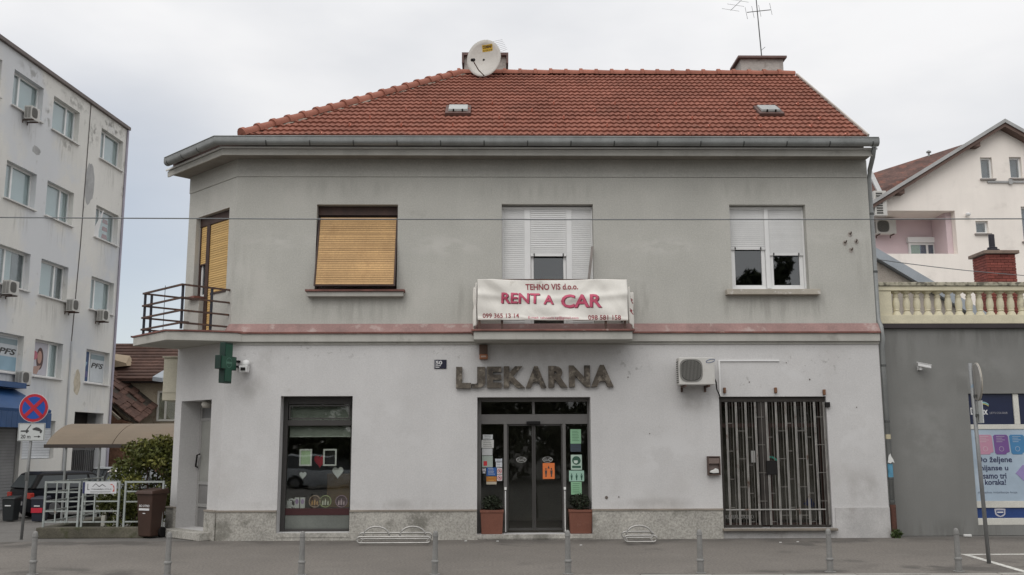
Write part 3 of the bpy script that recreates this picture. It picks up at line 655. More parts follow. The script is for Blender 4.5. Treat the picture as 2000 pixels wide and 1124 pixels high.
# chimneys
m_chim = M('chimney_render', (.42, .39, .36), .9, .2, 3, .15, 30, .3, stain=((.17, .15, .13), 3, .52, .68, .7)); m_chcap = M('chimney_cap', (.16, .105, .095), .85, .2, 3)
c1 = MB().box(-.795, .25, 3.78, 4.35, 10.2, 11.36).obj('chimney', m_chim, rf); MB().box(-.85, .30, 3.68, 4.45, 11.362, 11.42).obj('cap', m_chcap, c1) if False else None
b = MB(); b.box(-.85, .305, 3.68, 4.45, 11.362, 11.43); b.box(-.85, -.80, 3.68, 4.45, 11.16, 11.36); b.box(.255, .305, 3.68, 4.45, 11.16, 11.36); b.obj('chimney_cap', m_chcap, rf)
MB().box(6.13, 7.20, 3.78, 4.45, 10.2, 11.32).obj('chimney', m_chim, rf)
b = MB(); b.box(6.05, 7.27, 3.68, 4.55, 11.322, 11.375); b.obj('chimney_cap', m_chcap, rf)
# downpipe at the right corner
dp = MB(); dp.tube([(7.58, -.55, 7.66), (7.60, -.40, 7.5), (7.655, -.06, 7.32), (7.665, .03, 7.15), (7.665, .03, 4.25), (7.68, -.05, 4.1), (7.69, -.08, 3.85), (7.69, -.02, 3.7), (7.695, -.02, .62)], .047, 12)
dpo = dp.obj('downpipe', m_zinc, B, smooth='all')
MB().tube([(7.695, -.02, .62), (7.695, -.02, 0)], .055, 12).obj('cast_iron_foot', M('rust_iron', (.085, .036, .025), .8, .3, 6, .2, 30), dpo)
for z in (6.4, 5.2, 3.3, 2.2, 1.1, .66): MB().lathe((7.665 if z > 4 else 7.693, .03 if z > 4 else -.02, z), [(.052, 0), (.054, .01), (.054, .035), (.052, .045)], 12).obj('pipe_clip', m_zincd, dpo)
# small fixtures on the wall
for x, z in ((4.47, 2.78), (5.48, 2.78), (6.44, 2.74)): MB().box(x, x+.05, -.09, -.031, z, z+.11).obj('hook', M('rust', (.16, .08, .045), .9, .3, 8), B, bevel=.01)
MB().box(6.47, 6.56, -.09, -.031, 2.50, 2.60).obj('bracket', m_black, B)
ins = M('old_iron', (.12, .10, .085), .9, .3, 8)
for dx, dz in ((0, .16), (-.12, -.02), (.12, 0), (.01, -.17)):
    b = MB(); b.tube([(7.19+dx, -.002, 5.84+dz), (7.19+dx*.9, -.07, 5.84+dz), (7.19+dx*.85, -.08, 5.87+dz)], .016, 6); b.obj('wire_hook', ins, B)
b = MB(); [b.disc(7.19+dx, 5.84+dz, .045, .055, -.004, .01, 9) for dx, dz in ((.0, .15), (-.115, -.03), (.125, .0), (.0, -.18))]; b.obj('worn_patch', M('bare_cement', (.34, .31, .28), .95, .3, 20), B)
for x, z, r in ((2.13, .78, .03), (2.37, .79, .012), (2.6, 3.1, .012), (3.0, 2.0, .01), (5.0, 3.0, .012), (6.2, 3.05, .014), (7.1, 2.5, .01), (5.75, 3.38, .01)): MB().disc(x, z, r, r*1.1, -.04, -.029, 8).obj('wall_plug', ins, B)

# ---- shop window
b = MB(); b.box(-4.208, -4.12, .25, .36, .14, 2.743); b.box(-2.87, -2.812, .25, .36, .14, 2.743); b.box(-4.119, -2.871, .25, .36, 2.60, 2.743)
b.box(-4.119, -2.871, .24, .36, 2.175, 2.285); b.box(-4.119, -2.871, .25, .36, .14, .19)
sw = b.obj('shop_window', m_alu, B, bevel=.004, label='dark framed pharmacy display window')
MB().frame(-4.10, -2.89, 2.30, 2.585, .235, .249, .03).obj('transom_frame', m_alu, sw)
MB().box(-4.119, -2.871, .30, .31, 2.286, 2.599).obj('pane', g_shop, sw); MB().box(-4.119, -2.871, .30, .31, .575, 2.174).obj('pane', g_disp, sw)
MB().box(-4.119, -2.871, .29, .70, .45, .574).obj('display_board', M('dark_red_board', (.045, .012, .013), .5), sw)
MB().box(-4.119, -2.871, .30, .34, .191, .448).obj('lower_panel', M('grey_panel', (.135, .145, .13), .6, .15, 2), sw)
m_blind = M('blind_slat', (.42, .45, .40), .6)
b = MB(); [b.hexa(((-4.09, .345, z), (-2.89, .345, z), (-2.89, .362, z+.012), (-4.09, .362, z+.012)), ((-4.09, .345, z+.002), (-2.89, .345, z+.002), (-2.89, .362, z+.014), (-4.09, .362, z+.014))) for z in [2.29+.0205*k for k in range(15)]]
b.obj('blind', m_blind, sw, kind='stuff')
b = MB(); [b.hexa(((-4.09, .345, z), (-2.89, .345, z), (-2.89, .362, z+.012), (-4.09, .362, z+.012)), ((-4.09, .345, z+.002), (-2.89, .345, z+.002), (-2.89, .362, z+.014), (-4.09, .362, z+.014))) for z in [1.975+.0205*k for k in range(10)]]
b.box(-4.09, -2.89, .34, .365, 1.955, 1.97); b.obj('blind', m_blind, sw, kind='stuff')
# things shown behind the glass
tag(MB().box(-3.47, -2.90, 1.15, 1.55, .12, 1.22).obj('wooden_cabinet', M('cabinet_wood', (.20, .12, .05), .6, .2, 3), bevel=.01), 'brown wooden cabinet standing behind the shop window display', 'cabinet')
m_white = flat('white_paint', (.62, .62, .6)); m_red2 = flat('red_card', (.45, .02, .04))
def heart(x, z, w_, h_, d0, d1, name, label, mat, ringw=0):
    pts = [(x+w_*.5*(16*math.sin(t)**3)/16, z+h_*.5*((13*math.cos(t)-5*math.cos(2*t)-2*math.cos(3*t)-math.cos(4*t)))/15) for t in [2*math.pi*k/24 for k in range(24)]]
    b = MB()
    if ringw:
        b.tube([(p[0], d0, p[1]) for p in pts], ringw, 6, closed=True)
    else: b.prism(pts, d0, d1)
    return tag(b.obj(name, mat, bevel=.004 if not ringw else 0), label, 'decoration')
heart(-3.15, 1.27, .22, .24, .50, .53, 'hanging_heart', 'large pale heart hanging right of centre in the shop window', m_white)
heart(-3.84, 1.21, .14, .15, .50, .52, 'hanging_heart', 'small pale heart hanging at the left in the shop window', m_white)
heart(-3.53, 1.49, .24, .26, .62, .65, 'hanging_heart', 'red heart hanging between the two white picture frames', m_red2)
heart(-4.0, .68, .19, .17, .47, .48, 'heart_frame', 'white heart shaped frame standing on the dark red display board', m_white, .018)
for x0, x1, lab, inner in ((-3.90, -3.655, 'white picture frame with pale green sheet in the shop window', True), (-3.43, -3.165, 'white empty picture frame hanging in the shop window', False)):
    t = thing('picture_frame', lab, 'picture frame', ((x0+x1)/2, .42, 1.4)); MB().frame(x0, x1, 1.39, 1.72, .40, .43, .03).obj('frame', m_white, t)
    MB().box(x0+.03, x1-.03, .415, .42, 1.42, 1.69).obj('sheet', flat('pale_green', (.42, .55, .35)) if inner else m_black, t)
for i, (x, ht, c1_, lab) in enumerate(((-4.08, .14, (.6, .6, .6), 'low white carton at the left end of the display board'), (-3.93, .20, (.35, .24, .4), 'lilac and white carton behind the heart frame'), (-3.82, .20, (.42, .3, .5), 'tall white and lilac carton left of the round gift boxes'))):
    t = thing('carton', lab, 'carton', (x, .48, .575)); MB().box(x-.045, x+.045, .45, .50, .576, .576+ht).obj('box', m_white, t); MB().disc(x, .576+ht*.62, .034, .05, .445, .4495, 12).obj('print', flat('print%d' % i, c1_), t)
for i, (x, cc, bot) in enumerate(((-3.585, (.45, .33, .25), (.55, .33, .15)), (-3.375, (.38, .42, .2), (.6, .6, .5)), (-3.06, (.38, .25, .3), (.6, .45, .5)))):
    t = thing('gift_set', ['round gift set with amber bottles, left of the three', 'round gift set with pale green rim, middle of the three', 'round gift set with lilac tubes, right of the three'][i], 'gift set', (x, .5, .575), 'round gift sets on the display board')
    MB().ring(x, .70, .118, .104, .47, .52, 28).obj('rim', flat('rim%d' % i, cc), t)
    MB().disc(x, .70, .104, .104, .505, .515, 24).obj('backing', flat('backing%d' % i, (cc[0]*.35, cc[1]*.3, cc[2]*.3)), t)
    for dx, hh in ((-.05, .09), (0., .12), (.05, .08)): MB().lathe((x+dx, .488, .63), [(.018, 0), (.018, hh*.7), (.008, hh*.75), (.008, hh)], 8).obj('bottle', flat('bottle%d' % i, bot), t)
# ---- entrance
b = MB(); y0, y1 = .25, .36
b.box(-.370, -.30, y0, y1, .096, 2.713); b.box(1.812, 1.848, y0, y1, .096, 2.713); b.box(-.299, 1.811, y0, y1, 2.635, 2.713); b.box(-.299, 1.811, y0, y1, 2.196, 2.388)
b.box(.715, .765, y0, y1, 2.389, 2.634); b.box(.148, .213, y0, y1, .096, 2.195); b.box(1.312, 1.375, y0, y1, .096, 2.195)
en = b.obj('entrance_frame', m_alul, B, bevel=.004)
for x0, x1, z0, z1 in ((-.299, .714, 2.389, 2.634), (.766, 1.811, 2.389, 2.634), (-.299, .147, .12, 2.195), (1.376, 1.811, .12, 2.195)): MB().box(x0, x1, .30, .31, z0, z1).obj('pane', g_shop, en)
MB().box(.60, .87, .17, .249, 2.19, 2.25).obj('door_sensor', m_black, en, bevel=.01)
for i, (x0, x1) in enumerate(((.215, .738), (.742, 1.310))):
    dr_ = MB(); ws = .022 if i == 0 else .03
    dr_.box(x0, x0+(.025 if i == 0 else .035), .27, .30, .14, 2.19); dr_.box(x1-(.035 if i == 0 else .025), x1, .27, .30, .14, 2.19); dr_.box(x0+.036, x1-.036, .27, .30, .14, .19); dr_.box(x0+.036, x1-.036, .27, .30, 2.165, 2.19)
    d_ = dr_.obj('sliding_door', m_alu, B, label=('left' if i == 0 else 'right')+' glass sliding door leaf'); MB().box(x0+.036, x1-.036, .28, .29, .191, 2.164).obj('pane', g_shop, d_)
    xc = (.495, 1.012)[i]; m_st = flat('sticker', (.42, .42, .4))
    MB().ring(xc, 1.50, .10, .088, .262, .266, 28, .56).obj('oval_sticker', m_st, d_)
    text('lettering', 'ULAZ', xc-.065, xc+.065, 1.473, 1.527, .266, FW, m_st, d_, .01, .003)
for x in (.18, 1.343):
    MB().box(x-.008, x+.008, .20, .245, .12, .9).obj('guard_rail', m_zincl, en); MB().box(x-.02, x+.02, .19, .249, .92, .97).obj('lamp_knob', flat('knob', (.75, .75, .72)), en)
# ---- side door in the chamfer
b = MB(CH); b.box(.482, 1.718, .36, .41, 2.30, 2.36); b.box(.482, .56, .36, .41, .15, 2.299); b.box(1.64, 1.718, .36, .41, .15, 2.299); b.box(.482, .56, .36, .41, 2.361, 2.698); b.box(1.64, 1.718, .36, .41, 2.361, 2.698)
sdm = M('door_grey', (.20, .195, .19), .6, .1, 2)
sdo = b.obj('side_door', M('door_light_grey', (.30, .295, .285), .6, .1, 2), B, label='grey panelled door in the chamfered corner')
MB(CH).box(.561, 1.639, .38, .40, .152, .55).obj('door_panel', sdm, sdo); MB(CH).box(.561, 1.639, .36, .405, .552, .62).obj('door_rail', MATS['door_light_grey'], sdo)
MB(CH).box(.561, 1.639, .38, .40, .622, 1.0).obj('door_panel', sdm, sdo); MB(CH).box(.561, 1.639, .36, .405, 1.002, 1.07).obj('door_rail', MATS['door_light_grey'], sdo)
MB(CH).box(.561, 1.639, .37, .40, 1.072, 2.298).obj('pane', M('frosted', (.26, .26, .24), .35), sdo); MB(CH).box(.561, 1.639, .38, .40, 2.361, 2.698).obj('pane', M('frosted_dark', (.16, .16, .16), .35), sdo)
MB(CH).tube([(1.66, .33, 1.35), (1.66, .28, 1.37), (1.62, .28, 1.6), (1.55, .30, 1.62)], .018, 8).obj('handle', m_black, sdo)
MB(CH).lathe((1.0, .12, 2.55), [(.03, .149), (.1, .12), (.12, .07), (.09, .0)], 12).obj('ceiling_lamp', flat('lamp_glass', (.4, .38, .34)), B, smooth='all')
# ---- barred gate
m_bar = M('gate_bar', (.36, .35, .33), .55, .2, 3, .12, 30, metal=.3, stain=((.13, .07, .045), 4, .57, .68, .8)); m_bart = M('gate_thin_bar', (.17, .16, .145), .7, .2, 4)
m_bard = M('gate_frame', (.035, .03, .026), .7, .2, 4)
gt = MB(); gt.box(4.388, 6.502, .03, .15, 2.615, 2.713); gt.box(4.388, 4.44, .03, .12, .19, 2.613); gt.box(6.41, 6.455, .03, .12, .19, 2.613); gt.box(5.16, 5.32, .05, .12, .24, 2.613); gt.box(4.441, 5.159, .05, .12, .19, .24); gt.box(5.321, 6.409, .05, .12, .19, .24)
ga = gt.obj('barred_gate', m_bard, B, label='grey metal barred gate over a dark shop door')
for k in range(11):
    x = 4.535+k*.1905+(.03 if k > 3 else 0)
    b = MB(); b.box(x-.018, x-.011, .02, .05, .245, 2.61); b.box(x+.011, x+.018, .02, .05, .245, 2.61); b.box(x-.011, x+.011, .044, .049, .245, 2.61); b.obj('bar', m_bar, ga)
    if k < 10:
        for q in (.33, .64): MB().box(x+.19*q-.004, x+.19*q+.004, .03, .045, .245, 2.61).obj('thin_bar', m_bart if q > .5 else m_bard, ga)
        for z in [(.42 if k % 2 else .30)+.54*j+(.27 if k % 3 == 0 else 0) for j in range(4)]: MB().box(x+.022, x+.165 if k % 2 else x+.10, .028, .05, z, z+.011).obj('crosspiece', m_bart, ga)
MB().box(4.45, 6.40, .016, .03, .525, .548).obj('crossbar', m_bar, ga); MB().box(5.28, 5.49, .01, .06, 1.20, 1.47).obj('lock_plate', m_black, ga, bevel=.005)
MB().box(4.46, 6.43, .60, .62, .3, 2.5).obj('curtain', M('gate_curtain', (.11, .095, .08), .9, .4, 2.5), ga)
b = MB(); b.frame(4.39, 6.50, .19, 2.61, .30, .36, .07); b.box(4.461, 6.429, .30, .36, 2.12, 2.20); b.box(5.40, 5.47, .30, .36, .261, 2.119); b.obj('shop_door', m_brown, ga)
MB().box(4.461, 6.429, .325, .335, .261, 2.539).obj('pane', g_shop, ga)
tag(MB().box(5.06, 5.14, .29, .296, 1.43, 1.66).obj('notice', flat('paper', (.6, .6, .58))), 'narrow white notice behind the barred gate', 'notice')
b = MB(); [b.prism([(5.43+.13*math.cos(t)*1.3, 1.41+.15*math.sin(t)), (5.43+.10*math.cos(t)*1.3, 1.41+.11*math.sin(t)), (5.43+.10*math.cos(t2)*1.3, 1.41+.11*math.sin(t2)), (5.43+.13*math.cos(t2)*1.3, 1.41+.15*math.sin(t2))], .29, .296) for t, t2 in [(R(150-24*k), R(126-24*k)) for k in range(6)]]
tag(b.obj('green_sticker', flat('green_sticker', (.05, .30, .22))), 'green arch shaped sticker behind the barred gate', 'sticker')
tag(MB().prism([(6.05, .62), (6.25, .55), (6.28, .62), (6.18, .78), (6.12, .68)], .29, .30).obj('blue_sticker', flat('navy', (.02, .025, .06))), 'dark blue torn poster behind the right bars of the gate', 'sticker')
tt = thing('window_lettering', 'faded white lettering low behind the left bars of the gate', 'lettering', (4.8, .29, .33))
text('lettering', 'KEMIJALIZIRANO', 4.50, 5.06, .32, .42, .29, FW, flat('faded_white', (.35, .35, .33)), tt, .012, .003)

# ================================================================== things on the facade
# raised letters over the entrance
m_let = M('letter_rust', (.10, .085, .068), .8, .35, 6, .3, 25, .5, 30, stain=((.25, .22, .18), 8, .52, .64, .8), stain2=((.035, .03, .026), 5, .56, .66, .8))
lt = thing('shop_sign', 'large weathered relief letters reading LJEKARNA above the entrance', 'sign', (.75, -.03, 2.88))
for ch_, p0, p1, q0, q1 in (('L', 891.5, 920.5, 718.5, 760), ('J', 921, 948, 718.5, 759.5), ('E', 951.5, 980, 718, 759), ('K', 984, 1025, 717.5, 759), ('A', 1027, 1067, 717, 759), ('R', 1071, 1108, 717, 758.5), ('N', 1111, 1152, 716, 758), ('A', 1154, 1197.5, 715, 757.5)):
    text('letter', ch_, -.782+(p0-892)*.01010, -.782+(p1-892)*.01010, 2.885+(760-q1)*.0101, 2.885+(760-q0)*.0101, -.032, FW, m_let, lt, .055, .085)
# house number
t = thing('house_number', 'small dark blue plate with white number 50', 'sign', (-1.1, -.03, 3.28)); MB().box(-1.22, -.98, -.045, -.031, 3.275, 3.45).obj('plate', flat('plate_navy', (.012, .013, .03), .4), t)
m_w = flat('white_print', (.6, .6, .6)); text('number', '50', -1.19, -1.065, 3.355, 3.43, -.0455, FW, m_w, t, .03, .002)
for z, x1 in ((3.325, -1.09), (3.295, -1.12)): MB().box(-1.19, x1, -.048, -.0455, z, z+.014).obj('line', m_w, t)
MB().box(-1.208, -1.202, -.048, -.0455, 3.285, 3.44).obj('line', m_w, t)
# alarm
t = thing('alarm_box', 'small orange alarm box on a dark bracket above the letters', 'alarm', (-.25, -.03, 3.45)); MB().box(-.335, -.17, -.13, -.031, 3.53, 3.74).obj('bracket', M('alarm_brown', (.09, .055, .04), .6), t, bevel=.008); MB().box(-.33, -.165, -.16, -.031, 3.45, 3.55).obj('lamp', M('alarm_orange', (.26, .105, .05), .5), t, bevel=.015)
MB().box(-.3, -.2, -.163, -.1601, 3.49, 3.52).obj('label_strip', flat('strip', (.4, .3, .25)), t)
# air conditioner builder
m_ac = M('ac_white', (.52, .51, .48), .5, .06, 3, .04, 40, stain=((.36, .29, .2), 4, .62, .75, .5)); m_acd = M('ac_grille', (.06, .058, .052), .6); m_acm = M('ac_mesh', (.20, .195, .18), .6)
def ac_unit(F, a0, a1, d0, d1, z0, z1, label, flip=False, group=None, logo=False):
    t = thing('air_conditioner', label, 'air conditioner', F((a0+a1)/2, d1, z0), group)
    MB(F).box(a0, a1, d0, d1, z0, z1).obj('casing', m_ac, t, bevel=.015)
    w_, h_ = a1-a0, z1-z0; ca = a0+w_*(.34 if not flip else .66); r = min(h_*.40, w_*.33); cz = z0+h_*.52
    def sq(rr, e=.6): return [(ca+rr*math.copysign(abs(math.cos(t_))**e, math.cos(t_)), cz+rr*1.0*math.copysign(abs(math.sin(t_))**e, math.sin(t_))) for t_ in [2*math.pi*k/28 for k in range(28)]]
    MB(F).prism(sq(r*1.06), d0-.008, d0-.0005).obj('fan_surround', m_acm, t); MB(F).prism(sq(r*.95, .72), d0-.012, d0-.0085).obj('fan_grille', m_acd, t)
    b = MB(F)
    for k in range(-7, 8):
        x = k/7.6*r*.95; hh = r*.9*math.sqrt(max(.05, 1-(x/(r*1.0))**2)); b.box(ca+x-.004, ca+x+.004, d0-.018, d0-.0125, cz-hh, cz+hh)
    b.obj('grille_wires', m_acm, t, kind='stuff')
    b = MB(F); sa = a0-.004 if not flip else a1
    for k in range(11):
        z = z0+h_*.08+k*h_*.075
        b.box(sa, sa+.004, d0+.05, d0+(d1-d0)*.48, z, z+h_*.035); b.box(sa, sa+.004, d0+(d1-d0)*.54, d1-.03, z, z+h_*.035)
    b.obj('side_vent', m_acd, t, kind='stuff')
    b = MB(F)
    for a in (a0+.1, a1-.14): b.box(a, a+.035, d0-.02, d1+.12, z0-.04, z0-.002); b.box(a, a+.035, d1+.08, d1+.119, z0-.12, z0-.041)
    b.obj('bracket', m_rail, t)
    return t
ac = ac_unit(FW, 3.535, 4.235, -.43, -.15, 2.925, 3.455, 'white air conditioner unit on the pale wall left of the barred gate')
MB().tube([(3.535+.62+.085*math.cos(2*math.pi*k/20), -.433, 3.385+.03*math.sin(2*math.pi*k/20)+.018*math.cos(2*math.pi*k/20)) for k in range(20)], .006, 5, closed=True).obj('logo', flat('logo_blue', (.10, .14, .25)), ac)
b = MB(); b.tube([(4.24, -.25, 3.1), (4.30, -.2, 3.0), (4.33, -.12, 2.85), (4.40, -.06, 2.72)], .014, 6); b.obj('pipe', m_black, ac)
b = MB(); b.box(4.395, 4.43, -.055, -.031, 2.72, 3.435); b.box(4.43, 5.61, -.055, -.031, 3.41, 3.435); tag(b.obj('cable_duct', m_pvc), 'thin white cable duct running right from the air conditioner', 'cable duct')
# letter box
t = thing('letter_box', 'brown metal letter box with papers sticking out beside the gate', 'letter box', (4.21, -.03, 1.2)); mb_ = M('box_brown', (.085, .055, .045), .6)
MB().frame(4.10, 4.345, 1.20, 1.56, -.13, -.031, .02).obj('casing', mb_, t); MB().box(4.121, 4.324, -.05, -.031, 1.221, 1.539).obj('back', M('box_inner', (.19, .15, .135), .7), t); MB().box(4.121, 4.324, -.125, -.051, 1.42, 1.525).obj('flap', M('flap', (.16, .12, .105), .6), t)
b = MB(); b.prism([(4.13, 1.25), (4.2, 1.235), (4.31, 1.24), (4.30, 1.31), (4.25, 1.33), (4.21, 1.30), (4.16, 1.29)], -.145, -.06); tag(b.obj('crumpled_paper', flat('paper', (.6, .6, .58)), bevel=.01), 'crumpled white papers stuffed into the brown letter box', 'paper')
# pharmacy cross on the corner
GR = M('cross_green', (.012, .075, .045), .45, .15, 3); GD = M('cross_dark', (.006, .026, .018), .5)
ang = R(73); ux, uy = -math.cos(ang), -math.sin(ang)
PCX, PCY, PCZ = -5.19, -.47, 3.36
CR = lambda a, d, z: (PCX+ux*a+uy*d, PCY+uy*a-ux*d, PCZ+z)      # a outwards from the wall, d through the thickness
t = thing('pharmacy_cross', 'dark green pharmacy cross sign projecting from the corner', 'sign', (PCX, PCY, PCZ-.38))
q = .13; cr = [(-q, -.39), (q, -.39), (q, -q), (.28, -q), (.28, q), (q, q), (q, .39), (-q, .39), (-q, q), (-.28, q), (-.28, -q), (-q, -q)]
MB(CR).prism(cr, -.06, .06).obj('body', GD, t, bevel=.008)
for s_ in (-1, 1):
    MB(CR).prism([(x*.86, z*.9) for x, z in cr], .061*s_, .07*s_).obj('face', GR, t)
    MB(CR).ring(0, 0, .10, .09, .071*s_, .075*s_, 20).obj('emblem', flat('led_green', (.10, .22, .16)), t)
    for k in range(4): MB(CR).box(-.1+.05*k, -.06+.05*k, .071*s_, .075*s_, -.02, .02).obj('lamp', flat('led_green', (.10, .22, .16)), t)
MB(CR).box(-.62, -.39, -.03, .03, -.06, -.02).obj('bracket', m_black, t); MB(CR).box(-.62, -.39, -.03, .03, .04, .08).obj('bracket', m_black, t)
# security lamp/cameras
t = thing('security_camera', 'white domed security camera right of the green cross', 'security camera', (-4.92, -.03, 3.2))
MB().lathe((-4.90, -.10, 3.36), [(.02, .09), (.06, .07), (.075, .02), (.07, -.02), (.03, -.03)], 12).obj('dome', m_pvc, t, smooth='all'); b = MB(); b.hexa(((-4.98, -.24, 3.20), (-4.85, -.24, 3.20), (-4.83, -.1, 3.2), (-4.97, -.1, 3.2)), ((-5.0, -.26, 3.32), (-4.83, -.26, 3.33), (-4.83, -.06, 3.33), (-4.98, -.06, 3.33))); b.obj('housing', m_pvc, t, bevel=.01); MB().box(-4.96, -4.87, -.262, -.25, 3.23, 3.29).obj('lens', m_black, t)
MB().box(-4.93, -4.88, -.08, -.031, 3.3, 3.4).obj('mount', m_pvc, t)
# beige cabinet on the side wall
t = thing('meter_cabinet', 'beige metal cabinet mounted on the left side wall', 'cabinet', (-6.8, 1.7, 2.7)); mcab = M('cabinet_beige', (.50, .47, .37), .6, .08, 2, stain=((.3, .26, .18), 3, .6, .75, .4))
MB().box(-7.02, -6.648, 1.42, 2.1, 2.73, 3.63).obj('casing', mcab, t, bevel=.012); MB().box(-7.01, -6.66, 1.408, 1.419, 2.90, 3.60).obj('door', M('cabinet_door', (.53, .50, .40), .6, .08, 2), t); MB().box(-7.045, -6.62, 1.39, 2.12, 3.632, 3.66).obj('lid', mcab, t); MB().box(-6.72, -6.69, 1.395, 1.407, 3.4, 3.42).obj('lock', m_black, t)
# banner
def wrinkle(a, d, z):
    u = (a+.36)/2.89; w_ = (4.945-z)/.80
    wy = .013*math.sin(9*u+5*w_)*math.sin(3.1*u+1)+.010*math.sin(17*u-9*w_)+.012*mnoise.noise(Vector((a*3, z*4, 0)))+.03*math.exp(-((u-.9-.28*(w_-.3))*9)**2)*w_+.028*math.exp(-((u-.13-.22*w_)*11)**2)*(1-.3*w_)+.02*math.exp(-((w_-.36-.10*math.sin(3.2*u))*12)**2)
    for (c0, sl_, wd, am) in ((.06, .30, 60, .012), (.22, .55, 45, .014), (.30, -.35, 55, .010), (.48, .12, 70, .008), (.64, -.5, 50, .012), (.79, -.28, 48, .016), (.90, .35, 60, .012), (.97, -.1, 80, .010)):
        wy += am*max(0, 1-abs(u-c0-sl_*(w_-.4)*.6)*wd/3)*(.4+.6*abs(math.sin(3*w_+c0*20)))
    wy += .010*max(0, 1-abs(w_-.93-.03*math.sin(20*u))*22)
    sag = -.022*math.sin(math.pi*min(1, max(0, (u-.05)*1.4)))*(1-w_)
    return a+.004*math.sin(11*z), d-wy, z+sag-.02*u*w_
m_ban = M('banner_cloth', (.76, .735, .68), .7, .07, 2.5, .05, 60, .15, 40, stain=((.40, .36, .30), 3, .6, .76, .5))
bn = thing('banner', 'white cloth banner reading RENT A CAR tied along the balcony rail', 'banner', (1.08, -.68, 4.13))
b = MB(); nu, nv = 150, 48
g_ = [[b.P(*wrinkle(-.36+2.89*i/nu, -.70, 4.945-.79*j/nv)) for j in range(nv+1)] for i in range(nu+1)]
for i in range(nu):
    for j in range(nv): b.f.append([g_[i][j], g_[i+1][j], g_[i+1][j+1], g_[i][j+1]])
o = b.obj('cloth', m_ban, bn, smooth='all'); md = o.modifiers.new('thick', 'SOLIDIFY'); md.thickness = .004; md.offset = 0
bX = lambda p: -.36+(p-933)*.009931
bZ = lambda q: 4.945-(q-547)*.0100
m_pk = M('print_pink', (.56, .10, .17), .7, .06, 3); m_pd = M('print_dark', (.13, .025, .035), .7, .06, 3); m_pr = M('print_wine', (.30, .055, .065), .7, .08, 3)
def btext(s, p0, p1, q0, q1, mat, off, dd=0, sh=(0, 0), sub=24):
    text('lettering', s, bX(p0)+sh[0], bX(p1)+sh[0], bZ(q1)+sh[1], bZ(q0)+sh[1], -.7075-dd, FW, mat, bn, off, 0, warp=wrinkle, sub=sub)
for s, p0, p1, q0, q1, of in (('RENT', 979, 1053, 572.5, 593, .02), ('A', 1061, 1080.5, 576, 594.5, .02), ('CAR', 1095, 1174, 575.5, 601, .024)):
    btext(s, p0, p1, q0, q1, m_pd, of, 0, (.016, -.012)); btext(s, p0, p1, q0, q1, m_pk, of, .0025)
btext('TEHNO VIS d.o.o.', 1026, 1128, 554, 566, m_pr, .022); btext('099 365 13 14', 943, 1013, 613, 622, m_pr, .012); btext('098 581 158', 1147, 1210, 615.5, 624.5, m_pr, .012); btext('E-mail: tehnovis.zg@gmail.com', 1031, 1128, 618.5, 624.5, m_pk, 0)
for (xa, ya, xb, yb), lab, sg_ in (((-.365, -.69, -.43, -.12), 'narrow side banner hanging at the left end of the balcony', 1), ((2.535, -.69, 2.70, -.20), 'crumpled side banner with red letters at the right end of the balcony', -1)):
    t = thing('side_banner', lab, 'banner', (xa, (ya+yb)/2, 4.0)); b = MB(); n1, n2 = 20, 28
    def SB(a, d, z):       # a along the cloth 0..1, d outwards
        w_ = 4.86-z; x = xa+(xb-xa)*a; y = ya+(yb-ya)*a
        o_ = -sg_*(.022*math.sin(9*a+4*w_)+.016*math.sin(17*a-7*w_+1)+.03*w_)
        return (x+o_+d*-sg_, y, z+.03*math.sin(7*a)-(.04*a if sg_ < 0 else 0))
    g_ = [[b.P(*SB(i/n1, 0, (4.88 if sg_ > 0 else 4.80)-(.84 if sg_ > 0 else .72)*j/n2)) for j in range(n2+1)] for i in range(n1+1)]
    for i in range(n1):
        for j in range(n2): b.f.append([g_[i][j], g_[i+1][j], g_[i+1][j+1], g_[i][j+1]])
    o = b.obj('cloth', m_ban, t, smooth='all'); md = o.modifiers.new('thick', 'SOLIDIFY'); md.thickness = .004; md.offset = 0
    if sg_ < 0:
        for s, a0, z0, h in (('A', .12, 4.60, .10), ('R', .55, 4.58, .1), ('S', .70, 4.36, .09), ('R', .35, 4.34, .09)): text('lettering', s, a0, a0+.26, z0, z0+h, .006, SB, m_pr, t, .02, .0)
tag(MB().hexa(((1.70, -.56, 4.3), (1.75, -.56, 4.3), (1.75, -.53, 4.3), (1.70, -.53, 4.3)), ((1.91, -.10, 5.72), (1.96, -.10, 5.72), (1.96, -.07, 5.72), (1.91, -.07, 5.72))).obj('board', M('grey_board', (.20, .18, .165), .8, .2, 4)), 'narrow grey board leaning against the balcony window', 'board')
# planters
m_terra = M('terracotta', (.165, .065, .043), .8, .12, 2.5, .1, 40, .2, stain=((.36, .2, .15), 4, .58, .72, .4)); m_leafd = M('leaf_dark', (.020, .027, .013), .7, .35, 14, .2, 60)
def leafcloud(b, cx, cy, cz, rx, ry, rz, n, size, seed=0, shell=.45):
    rg = random.Random(seed)
    for _ in range(n):
        while True:
            p = Vector((rg.uniform(-1, 1), rg.uniform(-1, 1), rg.uniform(-1, 1)))
            if p.length <= 1 and p.length > shell*rg.random(): break
        s = size*rg.uniform(.6, 1.3); c = Vector((cx+p.x*rx, cy+p.y*ry, cz+p.z*rz))
        u = Vector((rg.gauss(0, 1), rg.gauss(0, 1), rg.gauss(0, 1))).normalized(); w_ = u.orthogonal().normalized()
        w_ = (Matrix.Rotation(rg.uniform(0, 6.28), 3, u) @ w_); x_ = u.cross(w_)
        i = len(b.v); b.v += [c-w_*s, c+x_*s*.42+w_*s*.1, c+w_*s, c-x_*s*.42+w_*s*.1]; b.f.append([i, i+1, i+2, i+3])
